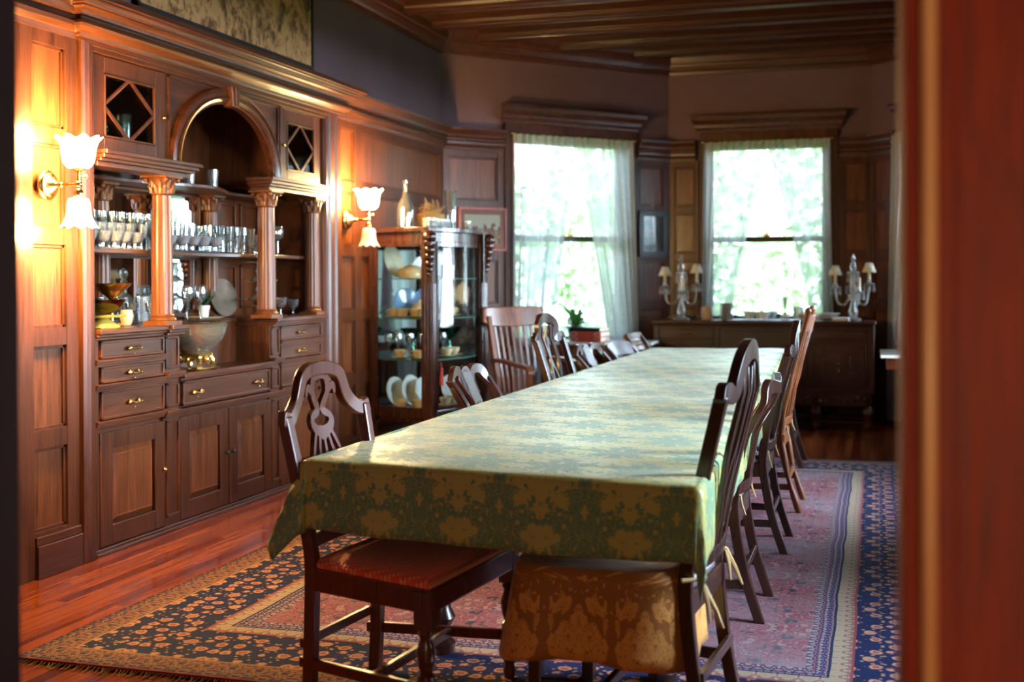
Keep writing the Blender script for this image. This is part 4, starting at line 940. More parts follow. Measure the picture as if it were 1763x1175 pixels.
# slip cover on the nearest right chair
m = MB(); m.uv = {}
cx_, cy_, hx, hy = -0.775, 3.64, 0.255, 0.275
def per(k, n=72):   # superellipse around the seat; k=0 at the rear near corner
    a = 2*PI*k/n; return (cx_+hx*math.copysign(abs(math.cos(a))**0.42, math.cos(a)), cy_+hy*math.copysign(abs(math.sin(a))**0.42, math.sin(a)))
n = 72; L = 0; PL = [per(k) for k in range(n+1)]; arc = [0]
for a, b_ in zip(PL, PL[1:]): arc.append(arc[-1]+math.hypot(a[0]-b_[0], a[1]-b_[1]))
rows_ = [(0.0, 0.0, 0), (0.5, 0.0, 0), (0.85, 0.0, 0), (0.97, 0.004, 0), (1.0, 0.018, 0), (1.01, 0.04, 1), (1.02, 0.08, 1), (1.025, 0.13, 1), (1.03, 0.18, 1), (1.035, 0.23, 1), (1.04, 0.265, 1)]
ids = []
for (q, dz, sk) in rows_:
    row = []
    for k in range(n):
        x_, y_ = PL[k]; a = 2*PI*k/n; w_ = dz/0.265
        wob = 0.014*w_*math.sin(arc[k]*26)+0.01*w_*math.sin(arc[k]*11+1)
        drop = dz*(1+0.10*math.sin(arc[k]*4.2+0.4)) + (0.05*w_*max(0, -math.cos(a)) if sk else 0)
        flare = 1+0.16*w_*max(0, -math.cos(a))
        row.append(m.P((cx_+(x_-cx_)*(q*flare)+wob*math.cos(a), cy_+(y_-cy_)*(q*flare)+wob*math.sin(a), 0.522-drop)))
        m.uv[row[-1]] = ((x_-cx_)*q*0.8+(arc[k] if sk else arc[k]*q), dz) if sk else (arc[k]*q, (q-1)*0.28)
    ids.append(row)
for a, b_ in zip(ids, ids[1:]):
    for k in range(n): m.F((a[k], a[(k+1) % n], b_[(k+1) % n], b_[k]))
sc = m.build('slip_cover', slip_m, smooth=True, solid=0.003); tag(sc, 'gold floral damask slip cover draped over the seat of the nearest right chair', 'slip cover')
for s_ in (-1, 1):
    m = MB(); by = cy_+s_*0.25; m.tube([(-0.52, by, 0.50), (-0.47, by-0.03*s_, 0.50), (-0.455, by-0.02, 0.49), (-0.42, by-0.03, 0.43), (-0.40, by-0.035, 0.385)], [0.007, 0.006, 0.010, 0.007, 0.004], 6); m.tube([(-0.455, by-0.02, 0.49), (-0.44, by-0.05, 0.45), (-0.435, by-0.05, 0.40)], [0.008, 0.006, 0.004], 6); m.build('tie', goldtape, sc, smooth=True)
# slat-back armchair by the china cabinet
ac_ = thing('armchair', 'brown wooden armchair with wide curved top rail and vertical slats, beside the china cabinet', 'armchair')
pw = [(0, -0.33, 0.0), (0, -0.26, 0.2), (0, -0.24, 0.44), (0, -0.25, 0.6), (0, -0.37, 1.13)]; B_ = Back(pw, 0.045, 0.27)
for s_ in (-1, 1):
    m = MB(); rectbar(m, [(s_*0.235, p[1], p[2]) for p in pw[:-1]]+[(s_*0.245, -0.35, 1.06)], 0.04, 0.04); m.build('leg', ltwood, ac_, 0.005)
    m = MB(); m.lathe([(0.02, 0), (0.026, 0.1), (0.02, 0.14), (0.028, 0.3), (0.02, 0.4), (0.024, 0.68)], 14, (s_*0.265, 0.2, 0)); m.build('leg', ltwood, ac_, smooth=True)
    m = MB(); m.rings([[(s_*x-0.03, y, z-0.014), (s_*x+0.03, y, z-0.014), (s_*x+0.03, y, z+0.014), (s_*x-0.03, y, z+0.014)] for x, y, z in cr([(0.245, -0.29, 0.72), (0.27, -0.1, 0.72), (0.28, 0.1, 0.70), (0.29, 0.22, 0.69), (0.29, 0.26, 0.65)], 5)]); m.build('armrest', ltwood, ac_, 0.008, smooth=True)
m = MB(); m.rings([[(-0.24, -0.26, z), (0.24, -0.26, z), (0.29, 0.25, z), (-0.29, 0.25, z)] for z in (0.43, 0.47)]); m.build('seat', ltwood, ac_, 0.012)
m = MB(); B_.ribbon(m, [(-0.30, 1.07), (-0.2, 1.055), (0, 1.05), (0.2, 1.055), (0.30, 1.07)], [0.11, 0.15, 0.16, 0.15, 0.11], 0.03); m.build('top_rail', ltwood, ac_, 0.008, smooth=True)
for q in range(7):
    m = MB(); x = -0.168+q*0.056; B_.ribbon(m, [(x*0.9, 0.47), (x, 0.7), (x*1.05, 1.0)], 0.024, 0.012); m.build('slat', ltwood, ac_, 0.002)
place(ac_, -2.45, 8.96, -127)

# ------------------------------------------------------------ wall sconces
shade_on = bpy.data.materials.new('lit_glass_shade'); shade_on.use_nodes = True; nt = shade_on.node_tree; b = nt.nodes['Principled BSDF']
setp(nt, b, 'Base Color', (0.9, 0.85, 0.75)); setp(nt, b, 'Emission Color', (1.0, 0.68, 0.27)); setp(nt, b, 'Emission Strength', 260.0); setp(nt, b, 'Roughness', 0.4)
shade_off = plain('frosted_glass_shade', (0.75, 0.62, 0.5), 0.3, 0, 0.08)
def ruffle(m, c, prof, n=64, petals=9, up=True, amp=0.09, zamp=0.007):
    R = []
    z0, z1 = prof[0][1], prof[-1][1]
    for r, z in prof:
        f = abs((z-z0)/(z1-z0))**3
        ring = []
        for k in range(n):
            th = 2*PI*k/n; q = math.cos(petals*th); rr = r*(1+amp*f*q)
            ring.append((c[0]+rr*math.cos(th), c[1]+rr*math.sin(th), c[2]+z+zamp*f*q*(1 if up else -1)))
        R.append(ring)
    m.rings(R, True, False)
def sconce(y, z, label, lower_on, scale=1.0):
    t = thing('wall_sconce', label, 'wall lamp', (-3.62, y, z))
    X0 = -3.62; xa = -3.45
    m = MB(); prof = [(0.0, 0.0), (0.066, 0.0), (0.068, 0.008), (0.058, 0.016), (0.056, 0.022), (0.04, 0.028), (0.028, 0.045), (0.014, 0.055), (0.010, 0.07)]
    R = [[(X0+h, y+r*math.cos(a), z+r*math.sin(a)) for a in [2*PI*k/28 for k in range(28)]] for r, h in [(max(r, 0.001), h) for r, h in prof]]; m.rings(R); m.build('back_plate', brass, t, world=True, smooth=True)
    m = MB(); m.tube([(X0+0.06, y, z), (xa, y, z)], 0.008, 10); m.ball((xa, y, z), 0.018); m.ball((X0+0.075, y, z), 0.014); m.tube([(xa, y, z+0.0), (xa, y, z+0.075)], 0.009, 10); m.tube([(xa, y, z+0.035), (xa+0.02, y+0.03, z+0.035)], 0.004, 6); m.ball((xa+0.02, y+0.03, z+0.035), 0.010)
    m.lathe([(0.012, -0.02), (0.020, -0.03), (0.022, -0.055), (0.016, -0.065), (0.018, -0.075)][::-1], 16, (xa, y, z)); m.lathe([(0.01, 0.055), (0.02, 0.062), (0.036, 0.068), (0.04, 0.076), (0.03, 0.08)], 20, (xa, y, z)); m.build('arm', brass, t, world=True, smooth=True)
    m = MB(); ruffle(m, (xa, y, z), [(0.036, 0.072), (0.052, 0.08), (0.066, 0.10), (0.072, 0.13), (0.075, 0.165), (0.082, 0.19), (0.098, 0.21)]); m.build('upper_shade', shade_on, t, world=True, smooth=True, solid=0.003)
    m = MB(); ruffle(m, (xa, y, z), [(0.024, -0.062), (0.042, -0.068), (0.048, -0.085), (0.05, -0.115), (0.055, -0.15), (0.068, -0.178), (0.078, -0.19)], up=False); m.build('lower_shade', shade_on if lower_on else shade_off, t, world=True, smooth=True, solid=0.003)
    m = MB(); m.ball((xa, y, z+0.12), 0.028, 12, 1.3); m.build('bulb', bulbm, t, world=True, smooth=True)
    lamp('sconce_light', 'POINT', (xa, y, z+0.235), 50, (1.0, 0.66, 0.24), 0.04)
    if lower_on: lamp('sconce_light', 'POINT', (xa, y, z-0.21), 110, (1.0, 0.66, 0.24), 0.04)
bulbm = bpy.data.materials.new('glowing_bulb'); bulbm.use_nodes = True; b = bulbm.node_tree.nodes['Principled BSDF']; setp(bulbm.node_tree, b, 'Emission Color', (1, 0.7, 0.35)); setp(bulbm.node_tree, b, 'Emission Strength', 30.0)
sconce(4.70, 1.785, 'brass wall sconce with two glowing ruffled shades left of the built-in cupboard', True)
sconce(7.985, 1.775, 'brass wall sconce with only its upper shade glowing, between cupboard and china cabinet', False)

# ------------------------------------------------------------ bow-fronted china cabinet
cc = thing('china_cabinet', 'dark glass-fronted china cabinet with curved panes and carved posts, against the left wall', 'cabinet', (-3.32, 8.8, 0))
PA, PB, PC, PD = Vector((-3.61, 8.42)), Vector((-3.10, 8.27)), Vector((-2.97, 9.08)), Vector((-3.60, 9.50))
def bow(a, b_, h, n=12, sgn=1):
    d_ = b_-a; nn = Vector((d_.y, -d_.x)).normalized(); return [a+d_*(k/n)+nn*h*math.sin(PI*k/n)*sgn for k in range(n+1)]
front = bow(PB, PC, 0.06); left = bow(PA, PB, 0.05); right = bow(PC, PD, 0.05)
OUT = left+front[1:]+right[1:]
cen = (PA+PB+PC+PD)/4
def off(pts, k): return [cen+(p-cen)*k for p in pts]
darkm = wood('cabinet_mahogany', (0.010, 0.004, 0.003), (0.065, 0.017, 0.009), 'z', 0.22, 0.5)
def slab(z0, z1, k, name, mat=darkm, bev=0.004): m = MB(); m.prism([tuple(p) for p in off(OUT, k)], z0, z1); return m.build(name, mat, cc, bev, world=True)
slab(1.695, 1.73, 1.05, 'top'); slab(1.62, 1.695, 0.99, 'top_frieze'); slab(0.33, 0.385, 1.01, 'bottom_rail'); slab(0.30, 0.33, 0.97, 'bottom_moulding')
m = MB(); m.box(-3.615, -3.60, 8.45, 9.48, 0.33, 1.70); m.build('back', darkm, cc, world=True)
m = MB(); m.box(-3.600, -3.596, 8.47, 9.46, 0.40, 1.61); m.build('back_mirror', mirrorm, cc, world=True)
for z in (0.757, 1.062, 1.355): slab(z-0.008, z, 0.96, 'shelf', plain('shelf_glass', (0.10, 0.20, 0.16), 0.08), 0)
def curved_pane(pts, z0, z1, name, k=0.985):
    m = MB(); m.rings([[(p.x, p.y, z0) for p in off(pts, k)], [(p.x, p.y, z1) for p in off(pts, k)]], closed=False, caps=False); return m.build(name, cabgl, cc, world=True, smooth=True)
curved_pane(left[1:-1], 0.385, 1.62, 'side_pane'); curved_pane(front[1:-1], 0.385, 1.62, 'front_pane'); curved_pane(right[1:-1], 0.385, 1.62, 'side_pane')
def framestrip(pts, name):
    m = MB(); P1, P2 = off(pts, 1.0), off(pts, 0.95)
    for z0, z1 in ((0.385, 0.41), (1.59, 1.62)):
        m.rings([[(a.x, a.y, z0), (a.x, a.y, z1), (b_.x, b_.y, z1), (b_.x, b_.y, z0)] for a, b_ in zip(P1, P2)])
    for q in (1, len(pts)-2):
        a = P1[q]; m.box(a.x-0.013, a.x+0.013, a.y-0.013, a.y+0.013, 0.385, 1.62)
    m.build(name, darkm, cc, world=True)
framestrip(left, 'side_frame'); framestrip(front, 'door_frame'); framestrip(right, 'side_frame')
for p, big in ((PA, 0), (PB, 1), (PC, 1), (PD, 0)):
    m = MB(); w_ = 0.038 if big else 0.025
    m.box(p.x-w_, p.x+w_, p.y-w_, p.y+w_, 0.30, 1.70)
    if big:
        for s_ in (-0.6, 0, 0.6): m.tube([(p.x+w_, p.y+s_*w_, 0.45), (p.x+w_, p.y+s_*w_, 1.32)], 0.006, 6); m.tube([(p.x+s_*w_, p.y-w_, 0.45), (p.x+s_*w_, p.y-w_, 1.32)], 0.006, 6)
    o = m.build('corner_post', darkm, cc, 0.004, world=True)
    m = MB(); m.lathe([(0.03, 0.0), (0.045, 0.02), (0.04, 0.06), (0.022, 0.1), (0.028, 0.2), (0.045, 0.30)], 14, (p.x, p.y, 0)); m.build('leg', darkm, cc, world=True, smooth=True)
    if big:
        m = MB(); d_ = (p-cen).normalized(); 
        for q, (z, r) in enumerate(((1.38, 0.022), (1.42, 0.03), (1.46, 0.036), (1.51, 0.042), (1.56, 0.046), (1.61, 0.05), (1.655, 0.055))): m.ball((p.x+d_.x*(0.03+0.006*q), p.y+d_.y*(0.03+0.006*q), z), r, 10, 0.9)
        m.ball((p.x+d_.x*0.085, p.y+d_.y*0.085, 1.60), 0.026); m.build('carved_figure', darkm, cc, world=True, smooth=True)
m = MB(); m.tube([(-3.04, 8.345, 0.74), (-3.035, 8.345, 0.70)], 0.003, 6); m.lathe([(0.016, -0.13), (0.017, -0.08), (0.009, -0.015), (0.012, -0.005), (0.004, 0.0)], 12, (-3.035, 8.345, 0.70)); tag(m.build('tassel', plain('red_silk', (0.4, 0.04, 0.03), 0.6), smooth=True), 'small red tassel hanging at the key of the china cabinet', 'tassel')

# ------------------------------------------------------------ small ware: prototypes by lathe
def L(name, prof, mat, n=18, **k): m = MB(); m.lathe(prof, n, **k); return m, mat
CLR = glass
def ware(name, prof, mat, loc, label, cat, group=None, n=18, parts=(), rz=0):
    m = MB(); m.lathe(prof, n, caps=False); o = m.build(name, mat, smooth=True); o.location = loc; o.rotation_euler = (0, 0, rz); tag(o, label, cat, group)
    for nm, f, mm in parts: mb = MB(); f(mb); mb.build(nm, mm, o, smooth=True)
    return o
def again(o, loc, label=None, group=None, rz=0, scale=None): return dup(o, loc, rz, label, group, scale)
tumbler = [(0.001, 0.003), (0.026, 0.003), (0.027, 0.0), (0.028, 0.004), (0.033, 0.17), (0.031, 0.17), (0.026, 0.012), (0.001, 0.012)]
tall = [(0.001, 0.0), (0.032, 0.0), (0.031, 0.004), (0.006, 0.01), (0.005, 0.055), (0.018, 0.075), (0.027, 0.11), (0.030, 0.205), (0.029, 0.205), (0.025, 0.11), (0.001, 0.082)]
goblet = [(0.001, 0.0), (0.034, 0.0), (0.033, 0.004), (0.007, 0.01), (0.006, 0.05), (0.012, 0.06), (0.032, 0.085), (0.038, 0.14), (0.037, 0.14), (0.030, 0.087), (0.001, 0.066)]
sherbet = [(0.001, 0), (0.032, 0), (0.03, 0.005), (0.009, 0.012), (0.009, 0.03), (0.03, 0.042), (0.047, 0.09), (0.045, 0.09), (0.028, 0.046), (0.001, 0.036)]
flute = [(0.001, 0), (0.03, 0), (0.028, 0.004), (0.006, 0.01), (0.009, 0.03), (0.016, 0.05), (0.026, 0.12), (0.031, 0.165), (0.030, 0.165), (0.024, 0.12), (0.001, 0.045)]
wine = [(0.001, 0), (0.033, 0), (0.032, 0.003), (0.005, 0.008), (0.004, 0.09), (0.012, 0.1), (0.030, 0.12), (0.034, 0.155), (0.027, 0.19), (0.026, 0.19), (0.032, 0.155), (0.028, 0.122), (0.001, 0.104)]
SZ = 1.512
def run(name, prof, mat, spots, label, cat, group, z=SZ, jit=0.006):
    o = None
    for (x, y) in spots:
        p = (x+rnd.uniform(-jit, jit), y+rnd.uniform(-jit, jit), z)
        if o is None: o = ware(name, prof, mat, p, label, cat, group)
        else: again(o, p, rz=rnd.uniform(0, 3))
def pt_on(px_ratio, x): return px_ratio
def rowY(y0, y1, n, x): return [(x, y0+(y1-y0)*k/(max(1, n-1))) for k in range(n)]
run('tall_glass', tall, glass, rowY(5.26, 5.92, 9, -3.90)+rowY(5.30, 5.95, 9, -3.965)+rowY(5.38, 5.95, 8, -4.03), 'tall footed clear glass in the back rows at the left end of the glass shelf', 'glass', 'tall footed glasses at the left end of the shelf')
run('goblet', goblet, cutgl, rowY(5.16, 5.64, 7, -3.835)+rowY(5.55, 5.90, 4, -3.84), 'cut-glass goblet in the middle row at the left end of the glass shelf', 'goblet', 'cut-glass goblets in the middle row at left')
run('sherbet_glass', sherbet, cutgl, rowY(5.12, 5.60, 6, -3.765), 'low cut-glass sherbet glass in the front row at the left end of the glass shelf', 'glass', 'low glasses in the front row at left')
run('drinking_glass', [(r*1.1, z) for r, z in tumbler], glass, rowY(6.00, 6.30, 5, -3.86)+rowY(6.02, 6.36, 5, -3.95), 'clear tumbler just right of the left column on the glass shelf', 'glass', 'tumblers behind the left column')
run('sherbet_glass', [(r*1.15, z) for r, z in sherbet], cutgl, rowY(5.92, 6.40, 5, -3.76), 'frosted low glass in the front row in the middle of the glass shelf', 'glass', 'frosted low glasses in the middle front row')
run('drinking_glass', tumbler, glass, rowY(6.56, 6.98, 6, -3.90)+rowY(6.62, 6.98, 5, -3.98), 'tall clear tumbler crowded before the right column on the glass shelf', 'glass', 'tall tumblers right of the mirror')
run('footed_glass', flute, glass, rowY(6.50, 6.72, 3, -3.78), 'small footed glass before the right column on the glass shelf', 'glass', 'footed glasses beside the right column')
run('wine_glass', [(r*1.1, z*0.9) for r, z in goblet], glass, [(-3.80, 6.97), (-3.85, 7.08), (-3.86, 7.22)], 'thin wine glass right of the right column on the glass shelf', 'glass', 'wine glasses right of the right column')
ware('wine_glass', [(r*1.15, z) for r, z in wine], glass, (-3.78, 7.24, SZ), 'tallest wine glass alone at the right end of the glass shelf', 'glass')
run('parfait_glass', [(r*0.95, z*0.95) for r, z in flute], cutgl, [(-3.77, 6.86)], 'narrow ribbed parfait glass just left of the right column on the glass shelf', 'glass', None)
# lower level
LZ = 1.112
comp = ware('compote', [(0.001, 0), (0.055, 0), (0.05, 0.012), (0.012, 0.025), (0.009, 0.10), (0.016, 0.14), (0.05, 0.17), (0.098, 0.21), (0.103, 0.222), (0.099, 0.222), (0.045, 0.178), (0.001, 0.16)], gold, (-3.84, 5.50, LZ), 'tall gilt compote at the left end of the lower cupboard ledge', 'compote')
cs = ware('cake_stand', [(0.001, 0), (0.085, 0), (0.08, 0.012), (0.05, 0.03), (0.03, 0.04), (0.04, 0.048), (0.11, 0.052), (0.118, 0.06), (0.11, 0.062), (0.001, 0.056)], plain('yellow_glaze', (0.55, 0.42, 0.08), 0.2), (-3.73, 5.27, LZ), 'small yellow cake stand at the left end of the counter', 'cake stand')
gb_ = ware('glass_bowl', [(0.001, 0.004), (0.04, 0.004), (0.08, 0.03), (0.112, 0.075), (0.114, 0.078), (0.109, 0.076), (0.078, 0.034), (0.001, 0.01)], glassy('gold_rim_glass', (0.95, 0.9, 0.75), 0.12, gcol=(1, 0.85, 0.5)), (-3.73, 5.27, LZ+0.062), 'gold-rimmed glass bowl standing on the yellow cake stand', 'bowl')
ware('cream_pot', [(0.001, 0), (0.024, 0), (0.034, 0.03), (0.036, 0.05), (0.030, 0.075), (0.032, 0.08), (0.028, 0.078), (0.001, 0.02)], cream, (-3.79, 5.56, LZ), 'small cream porcelain pot beside the gilt compote', 'pot')
run('goblet', [(r*0.95, z*0.82) for r, z in goblet], glass, [(-3.86, 5.72), (-3.80, 5.80), (-3.93, 5.63)], 'small clear goblet left of the left column on the lower ledge', 'goblet', 'small goblets left of the left column', z=LZ)
run('drinking_glass', [(r*1.2, z*0.85) for r, z in tumbler], cutgl, [(-3.97, 5.63), (-3.99, 5.80), (-3.96, 5.95)], 'cut-glass tumbler before the mirror on the lower ledge', 'glass', 'cut tumblers before the mirror', z=LZ)
run('wine_glass', [(r*1.1, z*1.08) for r, z in wine], glass, [(-3.93, 6.38), (-3.90, 6.47)], 'tall wine glass before the right edge of the lower mirror', 'glass', 'tall wine glasses before the lower mirror', z=LZ)
ware('decanter', [(0.001, 0), (0.05, 0), (0.062, 0.03), (0.065, 0.09), (0.045, 0.14), (0.018, 0.165), (0.015, 0.22), (0.022, 0.235), (0.012, 0.24), (0.026, 0.27), (0.022, 0.295), (0.001, 0.31)], cutgl, (-3.98, 6.13, LZ), 'faceted glass decanter with stopper before the lower mirror', 'decanter')
tr_ = MB(); tr_.lathe([(0.001, 0), (0.10, 0), (0.118, 0.012), (0.112, 0.012), (0.098, 0.005), (0.001, 0.005)], 28, sy=1.3, caps=False); o = tr_.build('tray', cream, smooth=True); o.location = (-3.965, 6.62, LZ); tag(o, 'pale rimmed tray under the little white plant pot', 'tray')
pp_ = thing('potted_plant', 'little white pot with dark green leaves on a tray above the punch bowl', 'plant', (-3.95, 6.60, LZ+0.006))
m = MB(); m.lathe([(0.001, 0), (0.026, 0), (0.036, 0.07), (0.037, 0.075), (0.032, 0.074), (0.001, 0.06)], 18, caps=False); m.build('pot', china, pp_, smooth=True)
m = MB(lambda a, b_, c_: (a, b_, c_)); m.box(0.0325, 0.0335, -0.006, 0.006, 0.025, 0.029); m.box(0.033, 0.034, -0.006, 0.006, 0.045, 0.049); m.box(0.031, 0.0325, -0.006, -0.002, 0.03, 0.045); m.build('red_mark', plain('red_glaze', (0.5, 0.08, 0.04), 0.4), pp_)
m = MB()
for k in range(26):
    th = rnd.uniform(0, 6.28); l = rnd.uniform(0.05, 0.11); e = rnd.uniform(0.5, 1.4); c0 = Vector((0, 0, 0.07)); d_ = Vector((math.cos(th)*math.cos(e), math.sin(th)*math.cos(e), math.sin(e))); s_ = d_.cross(Vector((0, 0, 1))).normalized()*0.012
    a, b_ = c0+d_*l*0.6+s_, c0+d_*l*0.6-s_; i = [m.P(c0), m.P(a), m.P(c0+d_*l), m.P(b_)]; m.F(i)
m.build('leaves', plain('dark_leaf', (0.02, 0.07, 0.02), 0.4), pp_)
# oval platter leaning at the back
def plate_on_edge(name, loc, r, mat, label, tilt, facing, oval=1.0, group=None, cat='plate'):
    m = MB(); m.lathe([(0.001, 0), (r*0.55, 0.0), (r*0.62, 0.006), (r*0.95, 0.016), (r, 0.02), (r*0.98, 0.024), (r*0.6, 0.012), (0.001, 0.006)], 32, caps=False, sx=oval)
    o = m.build(name, mat, smooth=True); 
    # stands on its edge: disc axis horizontal towards `facing`, leaning back by tilt
    Rm = Matrix.Rotation(math.radians(facing), 4, 'Z') @ Matrix.Rotation(math.radians(90-tilt), 4, 'Y')
    o.matrix_world = Matrix.Translation(Vector((loc[0], loc[1], loc[2]+r*math.cos(math.radians(tilt))*(oval if oval > 1 else 1)))) @ Rm
    return tag(o, label, cat, group)
plat = plain('painted_platter', (0.22, 0.165, 0.12), 0.15, 0, 0.25, 14)
plate_on_edge('oval_platter', (-3.97, 6.86, LZ), 0.092, plat, 'oval painted platter leaning behind the right column', 20, -35, 1.38, cat='platter')
standgl = glassy('pressed_glass', (0.8, 0.84, 0.84), 0.3, 0.1, haze=0.22)
st_ = thing('tiered_cake_stand', 'three stacked glass cake stands behind the right column', 'cake stand', (-3.78, 6.99, LZ))
z = 0
for k in range(3):
    m = MB(); r = (0.125, 0.115, 0.108)[k]; m.lathe([(0.001, z), (0.05, z), (0.045, z+0.01), (0.016, z+0.035), (0.026, z+0.06), (0.013, z+0.085), (0.02, z+0.108), (r-0.005, z+0.112), (r, z+0.12), (r-0.004, z+0.121), (0.001, z+0.116)], 28, caps=False); m.build('tier', standgl, st_, smooth=True); z += 0.117
run('goblet', [(r*1.15, z*0.86) for r, z in goblet], glass, [(-3.74, 7.20), (-3.73, 6.99)], 'wide-bowled clear goblet under the rim of the stacked cake stands', 'goblet', 'goblets by the cake stands', z=LZ)
ware('goblet', [(r*0.95, z*0.75) for r, z in goblet], glass, (-3.74, 7.38, LZ), 'small goblet at the far right end of the lower ledge', 'goblet')
# things on the upper shelf and behind the diamond doors
UZ = 1.907
ware('serving_bowl', [(0.001, 0), (0.06, 0), (0.10, 0.04), (0.13, 0.075), (0.127, 0.077), (0.095, 0.044), (0.001, 0.01)], plain('pewter', (0.3, 0.27, 0.24), 0.35, 0.8), (-3.86, 6.0, UZ), 'dim pewter bowl on the shelf inside the arch, at left', 'bowl')
run('drinking_glass', [(r, z*0.7) for r, z in tumbler], cutgl, [(-3.88, 6.32), (-3.9, 6.62), (-3.87, 6.16)], 'dim tumbler on the shelf inside the arch', 'glass', 'tumblers inside the arch', z=UZ)
uf = ware('silver_urn', [(0.001, 0), (0.07, 0), (0.068, 0.015), (0.03, 0.03), (0.028, 0.05), (0.075, 0.075), (0.078, 0.12), (0.078, 0.22), (0.09, 0.245), (0.10, 0.25), (0.095, 0.252), (0.072, 0.22), (0.001, 0.08)], silver, (-3.80, 5.52, 1.987), 'polished silver urn behind the left diamond-paned door', 'urn', parts=[('handle', lambda m: [m.tube([(0, s_*0.078, 0.12), (0, s_*0.11, 0.14), (0, s_*0.11, 0.19), (0, s_*0.08, 0.21)], 0.006, 8) for s_ in (-1, 1)], silver)])
m = MB(); m.box(XB, XF-0.03, YA+0.013, 5.694, 1.975, 1.986); m.box(XB, XF-0.03, 6.946, YZ-0.013, 1.975, 1.986); cb(m, 'cupboard_floor', oak_y)
# punch bowl on gilt feet
pb = thing('punch_bowl', 'big cut-glass punch bowl on a gilt footed base in the middle of the cupboard', 'punch bowl', (-3.72, 6.11, 0.842))
m = MB(); m.lathe([(0.001, 0), (0.135, 0), (0.14, 0.006), (0.125, 0.013), (0.001, 0.014)], 36); m.build('mirror_plateau', silver, pb, smooth=True)
m = MB(); m.lathe([(0.05, 0.05), (0.06, 0.06), (0.085, 0.072), (0.09, 0.082), (0.08, 0.09), (0.05, 0.09)], 28)
for k in range(4):
    th = PI/4+k*PI/2; c_, s_ = math.cos(th), math.sin(th)
    m.tube([(c_*q, s_*q, z) for q, z in ((0.06, 0.07), (0.09, 0.065), (0.105, 0.04), (0.10, 0.022), (0.118, 0.018))], [0.018, 0.02, 0.014, 0.012, 0.014], 8); m.ball((c_*0.085, s_*0.085, 0.068), 0.024, 10)
    th += PI/4; m.ball((math.cos(th)*0.075, math.sin(th)*0.075, 0.058), 0.018, 10); m.tube([(math.cos(th)*0.075-0.02, math.sin(th)*0.075, 0.05), (math.cos(th)*0.09, math.sin(th)*0.09, 0.035), (math.cos(th)*0.075+0.02, math.sin(th)*0.075, 0.05)], 0.008, 6)
m.build('gilt_base', gold, pb, smooth=True)
m = MB(); m.lathe([(0.07, 0.09), (0.085, 0.105), (0.125, 0.135), (0.158, 0.175), (0.176, 0.22), (0.184, 0.258), (0.188, 0.262), (0.180, 0.255), (0.170, 0.22), (0.152, 0.178), (0.12, 0.14), (0.001, 0.12)], 48, caps=False, flute=24, fa=0.012); m.build('bowl', bowlgl, pb, smooth=True)
m = MB(); m.lathe([(0.176, 0.262), (0.198, 0.266), (0.206, 0.270), (0.194, 0.271), (0.176, 0.266)], 48, caps=False); m.build('rim', glassy('rim_glass', (0.9, 0.85, 0.7), 0.3, gcol=(1, .95, .8)), pb, smooth=True)

# ------------------------------------------------------------ inside and on top of the china cabinet
def ccp(x, y, z): return (x, y, z+0.001)
saucer_part = ('saucer', lambda m: m.lathe([(0.001, -0.004), (0.04, -0.004), (0.068, 0.006), (0.066, 0.008), (0.001, 0.0)], 22, caps=False), cream)
cupprof = [(0.001, 0.004), (0.022, 0.004), (0.03, 0.015), (0.043, 0.045), (0.045, 0.06), (0.042, 0.06), (0.026, 0.016), (0.001, 0.01)]
handle_part = ('handle', lambda m: m.tube([(0.0, -0.042, 0.05), (0, -0.065, 0.048), (0, -0.064, 0.028), (0, -0.034, 0.022)], 0.004, 6), cream)
cup0 = ware('teacup', cupprof, cream, ccp(-3.28, 8.46, 1.067), 'gilt cream teacup on its saucer on the second shelf down of the china cabinet', 'cup', 'cream teacups on the second shelf', parts=[saucer_part, handle_part])
for x, y in ((-3.18, 8.42), (-3.36, 8.62), (-3.12, 8.72), (-3.15, 8.9), (-3.39, 8.48), (-3.47, 8.50)): again(cup0, ccp(x, y, 1.067), rz=rnd.uniform(0, 6))
for x, y in ((-3.40, 8.44), (-3.24, 8.40), (-3.12, 8.70), (-3.12, 8.86)): again(cup0, ccp(x, y, 0.762), 'gilt cream teacup on its saucer on the third shelf down of the china cabinet', 'cream teacups on the third shelf', rz=rnd.uniform(0, 6))
for x, y in ((-3.38, 8.43), (-3.25, 8.42), (-3.12, 8.66), (-3.11, 8.8)): again(cup0, ccp(x, y, 0.391), 'gilt cream teacup in front of the standing plates at the bottom of the china cabinet', 'cream teacups on the cabinet floor', rz=rnd.uniform(0, 6))
ware('teapot', [(0.001, 0), (0.04, 0.0), (0.065, 0.03), (0.07, 0.06), (0.05, 0.095), (0.02, 0.11), (0.015, 0.125), (0.001, 0.13)], cream, ccp(-3.30, 8.60, 1.063), 'cream teapot behind the cups on the second shelf down of the china cabinet', 'teapot', parts=[('spout', lambda m: m.tube([(0.05, -0.03, 0.04), (0.08, -0.05, 0.07), (0.09, -0.06, 0.1)], [0.012, 0.009, 0.007], 8), cream)])
ware('covered_dish', [(0.001, 0), (0.09, 0), (0.10, 0.02), (0.098, 0.035), (0.104, 0.038), (0.09, 0.065), (0.05, 0.09), (0.015, 0.098), (0.012, 0.112), (0.001, 0.116)], cream, ccp(-3.33, 8.50, 1.356), 'cream covered butter dish on the top shelf of the china cabinet', 'dish')
plate_on_edge('oval_platter', (-3.505, 8.55, 1.357), 0.10, plain('pale_platter', (0.55, 0.5, 0.36), 0.15, 0, 0.15, 20), 'pale oval platter leaning at the left of the china cabinet top shelf', 18, -22, 1.3, cat='platter')
plate_on_edge('plate', (-3.34, 8.75, 1.357), 0.085, china, 'white plate standing behind the covered dish on the china cabinet top shelf', 15, -45)
